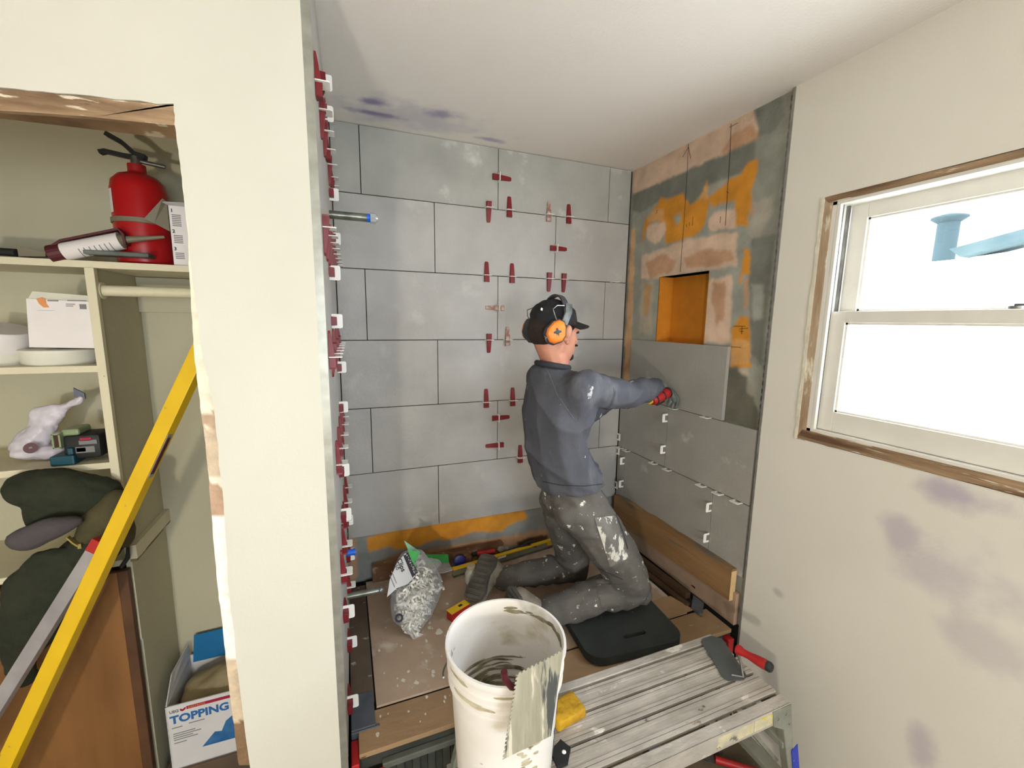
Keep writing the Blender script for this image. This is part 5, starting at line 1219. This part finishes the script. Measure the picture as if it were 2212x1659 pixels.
obj('band_slider', MB().strip([hp_(-.030, .103, .015), hp_(-.014, .098, .060), hp_(-.010, .084, .090)], tuple(hf), .026, .009), mat('scuffed_band', (120, 124, 122), .4, (60, 62, 66), 30, .7), ed, True)
obj('wire_arm', MB().tube([cR+nR*.006+hu*.034, hp_(-.070, .104, .040), hp_(-.078, .098, .062), hp_(-.060, .092, .078), hp_(-.030, .090, .082)], .002, 6), M_steel, ed, True)
obj('wire_arm', MB().tube([cL+nL_*.006+hu*.034, hp_(-.070, -.104, .040), hp_(-.078, -.098, .062), hp_(-.050, -.092, .078)], .002, 6), M_steel, ed, True)

# sweatshirt
def f2(*k): return FT
shirt = [
 [(V((-.724, -.560, 1.474)), (.064, .070, .016), FT), (V((-.712, -.562, 1.415)), (.085, .140, .040), FT)],
 [(V((-.712, -.562, 1.405)), (.090, .150, .045), FT), (V((-.722, -.566, 1.30)), (.112, .156, .06), FT), (V((-.700, -.570, 1.18)), (.114, .150, .06), FT), (V((-.668, -.578, 1.09)), (.126, .150, .05), FT), (V((-.634, -.585, 1.01)), (.136, .158, .05), FT)],
 [(V((-.705, -.56, 1.435)), (.07, .08, .035)), (g['shR']+V((0, .02, -.008)), (.062, .056, .056))],
 [(g['shR'], (.060, .056, .062)), (g['shR'].lerp(g['elR'], .5)+V((0, 0, -.004)), (.060, .060, .066)), (g['elR']+V((0, 0, .0)), (.054, .054, .056)), (g['elR'].lerp(g['wrR'], .5), (.050, .050, .050)), (g['wrR'], (.036, .036, .036)), (g['wrR']+V((.03, .020, 0)), (.033, .033, .033))],
 [(g['shR']+V((.0, .01, -.02)), (.07, .06, .07)), (V((-.66, -.65, 1.24)), (.06, .05, .05))],
 [(V((-.705, -.56, 1.435)), (.07, .08, .035)), (g['shL']+V((0, -.015, -.005)), (.062, .058, .06))],
 [(g['shL'], (.066, .060, .066)), (g['elL'], (.056, .056, .056)), (g['wrL'], (.040, .038, .038))],
]
def ridge(p): return (1-min(1, abs(noise.noise(p))*2.6))**2
def sfold(co, n):
    # drape folds: long diagonal creases on the torso, tighter ones round the sleeve
    if co.x < -.57:
        k = max(0, min(1, (-.57-co.x)/.06))
        d = .010*noise.noise(V((co.x*5+co.z*4, co.y*5, co.z*3.5-co.x*4+7)))
        d += k*.012*(ridge(V((co.x*3+co.z*2.2+co.y*2, co.y*4-co.z*3, 4+co.z*2)))-.3)
        d += .007*ridge(V((co.x*3, co.y*3+1, co.z*13+co.x*5)))*max(0, min(1, (1.20-co.z)*8))
    else:
        d = .010*(ridge(V((co.x*11-co.z*6, co.y*3, co.z*5+2)))-.3)+.006*noise.noise(co*13)
    return d+.0016*noise.noise(co*50)
sh = remesh(shirt, .006, 9, sfold, cut=[(V((-.65, -.585, 1.026)), V((.13, 0, -1))), (g['wrR']+V((.036, .026, 0)), (g['wrR']-g['elR']).normalized())])
so = obj('sweatshirt', sh, M_shirt, who, True)
md = so.modifiers.new('s', 'SOLIDIFY'); md.thickness = .003; md.offset = -1
col_ = []
for i in range(25):
    a = 2*math.pi*i/24; col_.append(V((-.722, -.560, 1.482))+FT@V((.060*math.cos(a), .062*math.sin(a), .010*math.cos(a)*-1+.002)))
obj('collar', MB().tube(col_, .0105, 10), mat('dark_ribbed_collar', (50, 52, 58), .9), so, True)
# raglan seam on the back of the right shoulder, hem and cuff ribs
def project(p, d, o):
    """point of the garment's surface met from p along d"""
    dg = bpy.context.evaluated_depsgraph_get(); inv = WORLD(o).inverted(); lp_ = inv@V(p); ld = (inv.to_3x3()@V(d)).normalized()
    ok, loc, no, ix = o.evaluated_get(dg).ray_cast(lp_, ld)
    return WORLD(o)@loc if ok else None
bpy.context.view_layer.update()
def seam(name, pix, m, w_=.003, parent=None, o=None, rr=.0014):
    path = []
    for a, b in pix:
        r = (fw+rt*((a-1106)/FPX)+up*((829.5-b)/FPX)).normalized(); p = project(CAM+r*.6, r, o)
        if p: path.append(p-r*.0008)
    if len(path) > 2: obj(name, MB().tube(path, rr, 6), m, parent or o, True)
def pl(pts, n=8):
    out = []
    for a, b in zip(pts, pts[1:]):
        for i in range(n): out.append((a[0]+(b[0]-a[0])*i/n, a[1]+(b[1]-a[1])*i/n))
    return out+[pts[-1]]
M_seam = mat('lighter_seam', (96, 98, 106), .9); M_seamd = mat('dark_seam', (44, 45, 50), .9)
seam('raglan_seam', pl([(1170, 778), (1188, 812), (1202, 850), (1222, 880), (1240, 905)]), M_seam, o=so)
seam('hem_seam', pl([(1172, 1040), (1210, 1048), (1260, 1050), (1300, 1046)]), M_seamd, o=so)
# trousers
pants = [
 [(V((-.655, -.585, 1.03)), (.108, .140, .03), FT), (V((-.615, -.585, .93)), (.126, .158, .06), FT)],
 [(V((-.640, -.650, .93)), (.108, .082, .08), FT), (g['hipR']+V((-.005, .005, -.01)), (.100, .086, .085)), (g['hipR'].lerp(g['knR'], .55)+V((.010, 0, 0)), (.102, .088, .086)), (g['knR']+V((.0, .0, .012)), (.084, .078, .080))],
 [(V((-.640, -.520, .93)), (.105, .082, .08), FT), (g['hipL']+V((-.005, 0, -.01)), (.095, .082, .085)), (g['hipL'].lerp(g['knL'], .55), (.082, .078, .078)), (g['knL']+V((0, 0, .005)), (.070, .068, .070))],
 [(g['knR']+V((.005, 0, .000)), (.074, .078, .062)), (g['knR'].lerp(g['anR'], .4)+V((0, 0, .022)), (.078, .080, .068)), (g['knR'].lerp(g['anR'], .8)+V((0, 0, .0)), (.066, .070, .062)), (g['anR'], (.058, .062, .054))],
 [(g['knL'], (.064, .064, .062)), (g['knL'].lerp(g['anL'], .4)+V((0, 0, .010)), (.068, .066, .062)), (g['anL'], (.056, .056, .052))],
]
def pfold(co, n):
    d = .007*noise.noise(co*13)+.0035*noise.noise(co*34)
    if co.z < .60: d += .005*math.sin((co.x*60)+5*noise.noise(co*8))*.7
    elif co.z > .85: d += .003*math.sin((co.x*.8+co.z)*60+4*noise.noise(co*7))
    return d
pm = remesh(pants, .006, 4, pfold, cut=[(g['anR']+V((-.028, .01, 0)), V((-1, .3, 0))), (g['anL']+V((-.028, .0, 0)), V((-1, .2, 0)))]) if False else remesh(pants, .006, 4, pfold)
po_ = obj('trousers', pm, M_pants, who, True)
# cargo pocket on the right thigh
bpy.context.view_layer.update()
def patch(name, corners, nu, nv, o, m, parent, th=.006, puff=.006):
    m_ = MB(); G = []; H_ = []
    for i in range(nu+1):
        ra, rb = [], []
        for j in range(nv+1):
            u, v_ = i/nu, j/nv
            a = (corners[0][0]*(1-u)+corners[1][0]*u)*(1-v_)+(corners[3][0]*(1-u)+corners[2][0]*u)*v_
            b = (corners[0][1]*(1-u)+corners[1][1]*u)*(1-v_)+(corners[3][1]*(1-u)+corners[2][1]*u)*v_
            r = (fw+rt*((a-1106)/FPX)+up*((829.5-b)/FPX)).normalized(); p = project(CAM+r*.6, r, o)
            if p is None: return
            k = th+puff*math.sin(math.pi*u)*math.sin(math.pi*v_)+.0015*noise.noise(p*60)
            ra.append(m_.b.verts.new(p-r*k)); rb.append(m_.b.verts.new(p+r*.002))
        G.append(ra); H_.append(rb)
    for i in range(nu):
        for j in range(nv): m_.b.faces.new((G[i][j], G[i+1][j], G[i+1][j+1], G[i][j+1]))
    bd_ = [(i, 0) for i in range(nu)]+[(nu, j) for j in range(nv)]+[(i, nv) for i in range(nu, 0, -1)]+[(0, j) for j in range(nv, 0, -1)]
    for k in range(len(bd_)):
        a, b = bd_[k], bd_[(k+1) % len(bd_)]
        m_.b.faces.new((G[a[0]][a[1]], G[b[0]][b[1]], H_[b[0]][b[1]], H_[a[0]][a[1]]))
    return obj(name, m_, m, parent, True)
patch('cargo_pocket', [(1284, 1118), (1330, 1114), (1358, 1205), (1318, 1225)], 12, 20, po_, M_pants_k, po_, .004, .007)
patch('pocket_flap', [(1280, 1098), (1326, 1092), (1334, 1120), (1286, 1126)], 10, 6, po_, M_pants_k, po_, .007, .003)
patch('knee_patch', [(1288, 1262), (1362, 1262), (1360, 1308), (1300, 1316)], 14, 10, po_, M_pants, po_, .003, .004)
seam('back_pocket_welt', pl([(1204, 1060), (1235, 1064), (1272, 1062)]), M_seamd, o=po_, rr=.003)
seam('pocket_zip', pl([(1330, 1110), (1344, 1145), (1356, 1185)]), M_seamd, o=po_, rr=.0022)
seam('knee_crease', pl([(1280, 1222), (1310, 1236), (1345, 1252)]), M_seamd, o=po_, rr=.0018)
# boots
def boot(an, heel, toe, solev, tag_):
    ch = [[(an, (.046, .046, .048)), (heel, (.044, .046, .044))], [(heel, (.044, .046, .042)), (heel.lerp(toe, .55), (.044, .048, .042)), (toe, (.036, .044, .030))]]
    b_ = obj('boot', remesh(ch, .005, 2, lambda co, n: .002*noise.noise(co*40)), M_boot, who, True)
    ax_ = (toe-heel).normalized(); sv = V(solev); sv = (sv-ax_*sv.dot(ax_)).normalized(); F = Matrix((ax_, sv.cross(ax_)*-1, sv)).transposed()
    mid = heel.lerp(toe, .5); Ls = (toe-heel).length+.07
    ol = [(-.50, -.55), (-.46, -.85), (-.30, -.95), (-.10, -.72), (.08, -.80), (.28, -1.0), (.42, -.85), (.50, -.35), (.50, .35), (.42, .85), (.28, 1.0), (.08, .80), (-.10, .72), (-.30, .95), (-.46, .85), (-.50, .55)]
    obj('sole', MB().prism([mid+sv*.026+F@V((x*Ls, y*.050, 0)) for x, y in ol], sv*.018), M_sole, b_)
    for i in range(8):
        obj('tread_lug', MB().obox(mid+sv*.0465+ax_*(Ls*(-.42+.12*i)), (Ls*.070, .078-(.016 if i in (2, 3, 4) else 0), .006), F, bev=.002), M_sole, b_)
# left foot: sole faces the camera's left; right foot mostly behind the bucket
boot(g['anL']+V((-.01, .01, .0)), V((-.878, -.300, .545)), V((-.955, -.372, .462)), (-.72, -.50, .50), 'L')
boot(g['anR']+V((-.03, .02, 0)), V((-.835, -.550, .540)), V((-.865, -.535, .452)), (-1, -.2, .1), 'R')

# gloves
def glove(wr, palm, pdir, nrm, side, curls, name='glove', thumb=None):
    """pdir: towards the fingertips, nrm: out of the palm, side: towards the thumb"""
    pdir, nrm, side = V(pdir).normalized(), V(nrm), V(side); nrm = (nrm-pdir*nrm.dot(pdir)).normalized(); side = pdir.cross(nrm) if pdir.cross(nrm).dot(side) > 0 else nrm.cross(pdir)
    F = Matrix((side, nrm, pdir)).transposed(); ch = [[(wr, (.032, .030, .032)), (palm-pdir*.030, (.034, .020, .02), F), (palm+pdir*.020, (.038, .016, .022), F)]]
    for i, (ln, c_) in enumerate(zip((.074, .082, .077, .060), curls)):
        base = palm+pdir*.034+side*(.029-.0195*i); segs = [ln*.45, ln*.30, ln*.25]; p = base; ang = 0; chain = [(p-pdir*.01, .0098)]
        for k, s_ in enumerate(segs):
            ang += c_*(.8, 1.1, .8)[k]; d = pdir*math.cos(ang)+nrm*math.sin(ang); q = p+d*s_; chain.append((q, .0092-.0008*k)); p = q
        ch.append(chain)
    tb_ = palm-pdir*.020+side*.030; td = thumb or (side*.75+pdir*.5+nrm*.45); td = V(td).normalized(); t2 = (td*.6+pdir*.55+nrm*.5).normalized()
    ch.append([(tb_, .0135), (tb_+td*.032, .0115), (tb_+td*.032+t2*.028, .0095)])
    gm = remesh(ch, .0032, 1, lambda co, n: .0008*noise.noise(co*120))
    for v in gm.verts: v.co.x = min(v.co.x, -.0078)      # fingertips rest on the tile
    return obj(name, gm, M_glove, who, True)
hR = V((-.080, -.452, 1.344))
glove(g['wrR']+V((.035, .022, .0)), hR, (.90, .10, -.42), (-.45, .10, -.9), (-.2, -.9, .2), (.50, .55, .60, .62))
glove(g['wrL']+V((.01, 0, 0)), V((-.285, -.35, 1.280)), (.95, .1, .15), (0, -.2, -1), (0, -1, 0), (.35, .35, .4, .45))
# the red tool in his hand
ta, tb2 = hit(1408, 866, 1, -.515), hit(1446, 846, 1, -.497)
t = thing('hand_tool', 'stubby red and black tool with yellow tip held in the right glove', 'tool', ta)
ax = (tb2-ta).normalized(); Lt = (tb2-ta).length; F = frame(ax, (0, 0, 1))
obj('barrel', MB().lathe([(.012, -.002), (.019, .0), (.0225, .01), (.0235, Lt*.5), (.0225, Lt*.9), (.017, Lt)], ta, F, 24), M_red, t, True)
for k in (.12, .52, .86): obj('black_band', MB().lathe([(.0232, Lt*k), (.0246, Lt*k+.001), (.0246, Lt*k+.007), (.0232, Lt*k+.008)], ta, F, 24, cap=False), M_black_rub, t, True)
obj('yellow_tip', MB().lathe([(.006, -.022), (.010, -.018), (.010, -.002)], ta, F, 16), M_yellow, t, True)
obj('grip', MB().obox(ta+ax*Lt*.45+V((0, 0, -.026)), (.012, .020, .05), F, bev=.004), M_black_rub, t, True)

# odds and ends on the floor under the platform
t = thing('red_scraper', 'dark red scraper on the floor under the platform', 'scraper', hit(1575, 1650, 2, .01))
fa, fb_ = hit(1545, 1640, 2, .014), hit(1640, 1668, 2, .014)
obj('handle', MB().cyl(fa, fb_, .013, .011), M_red, t, True); obj('blade', MB().obox(fa+(fa-fb_).normalized()*.03, (.05, .04, .003), frame((0, 0, 1), tuple(fb_-fa))), M_steel, t)
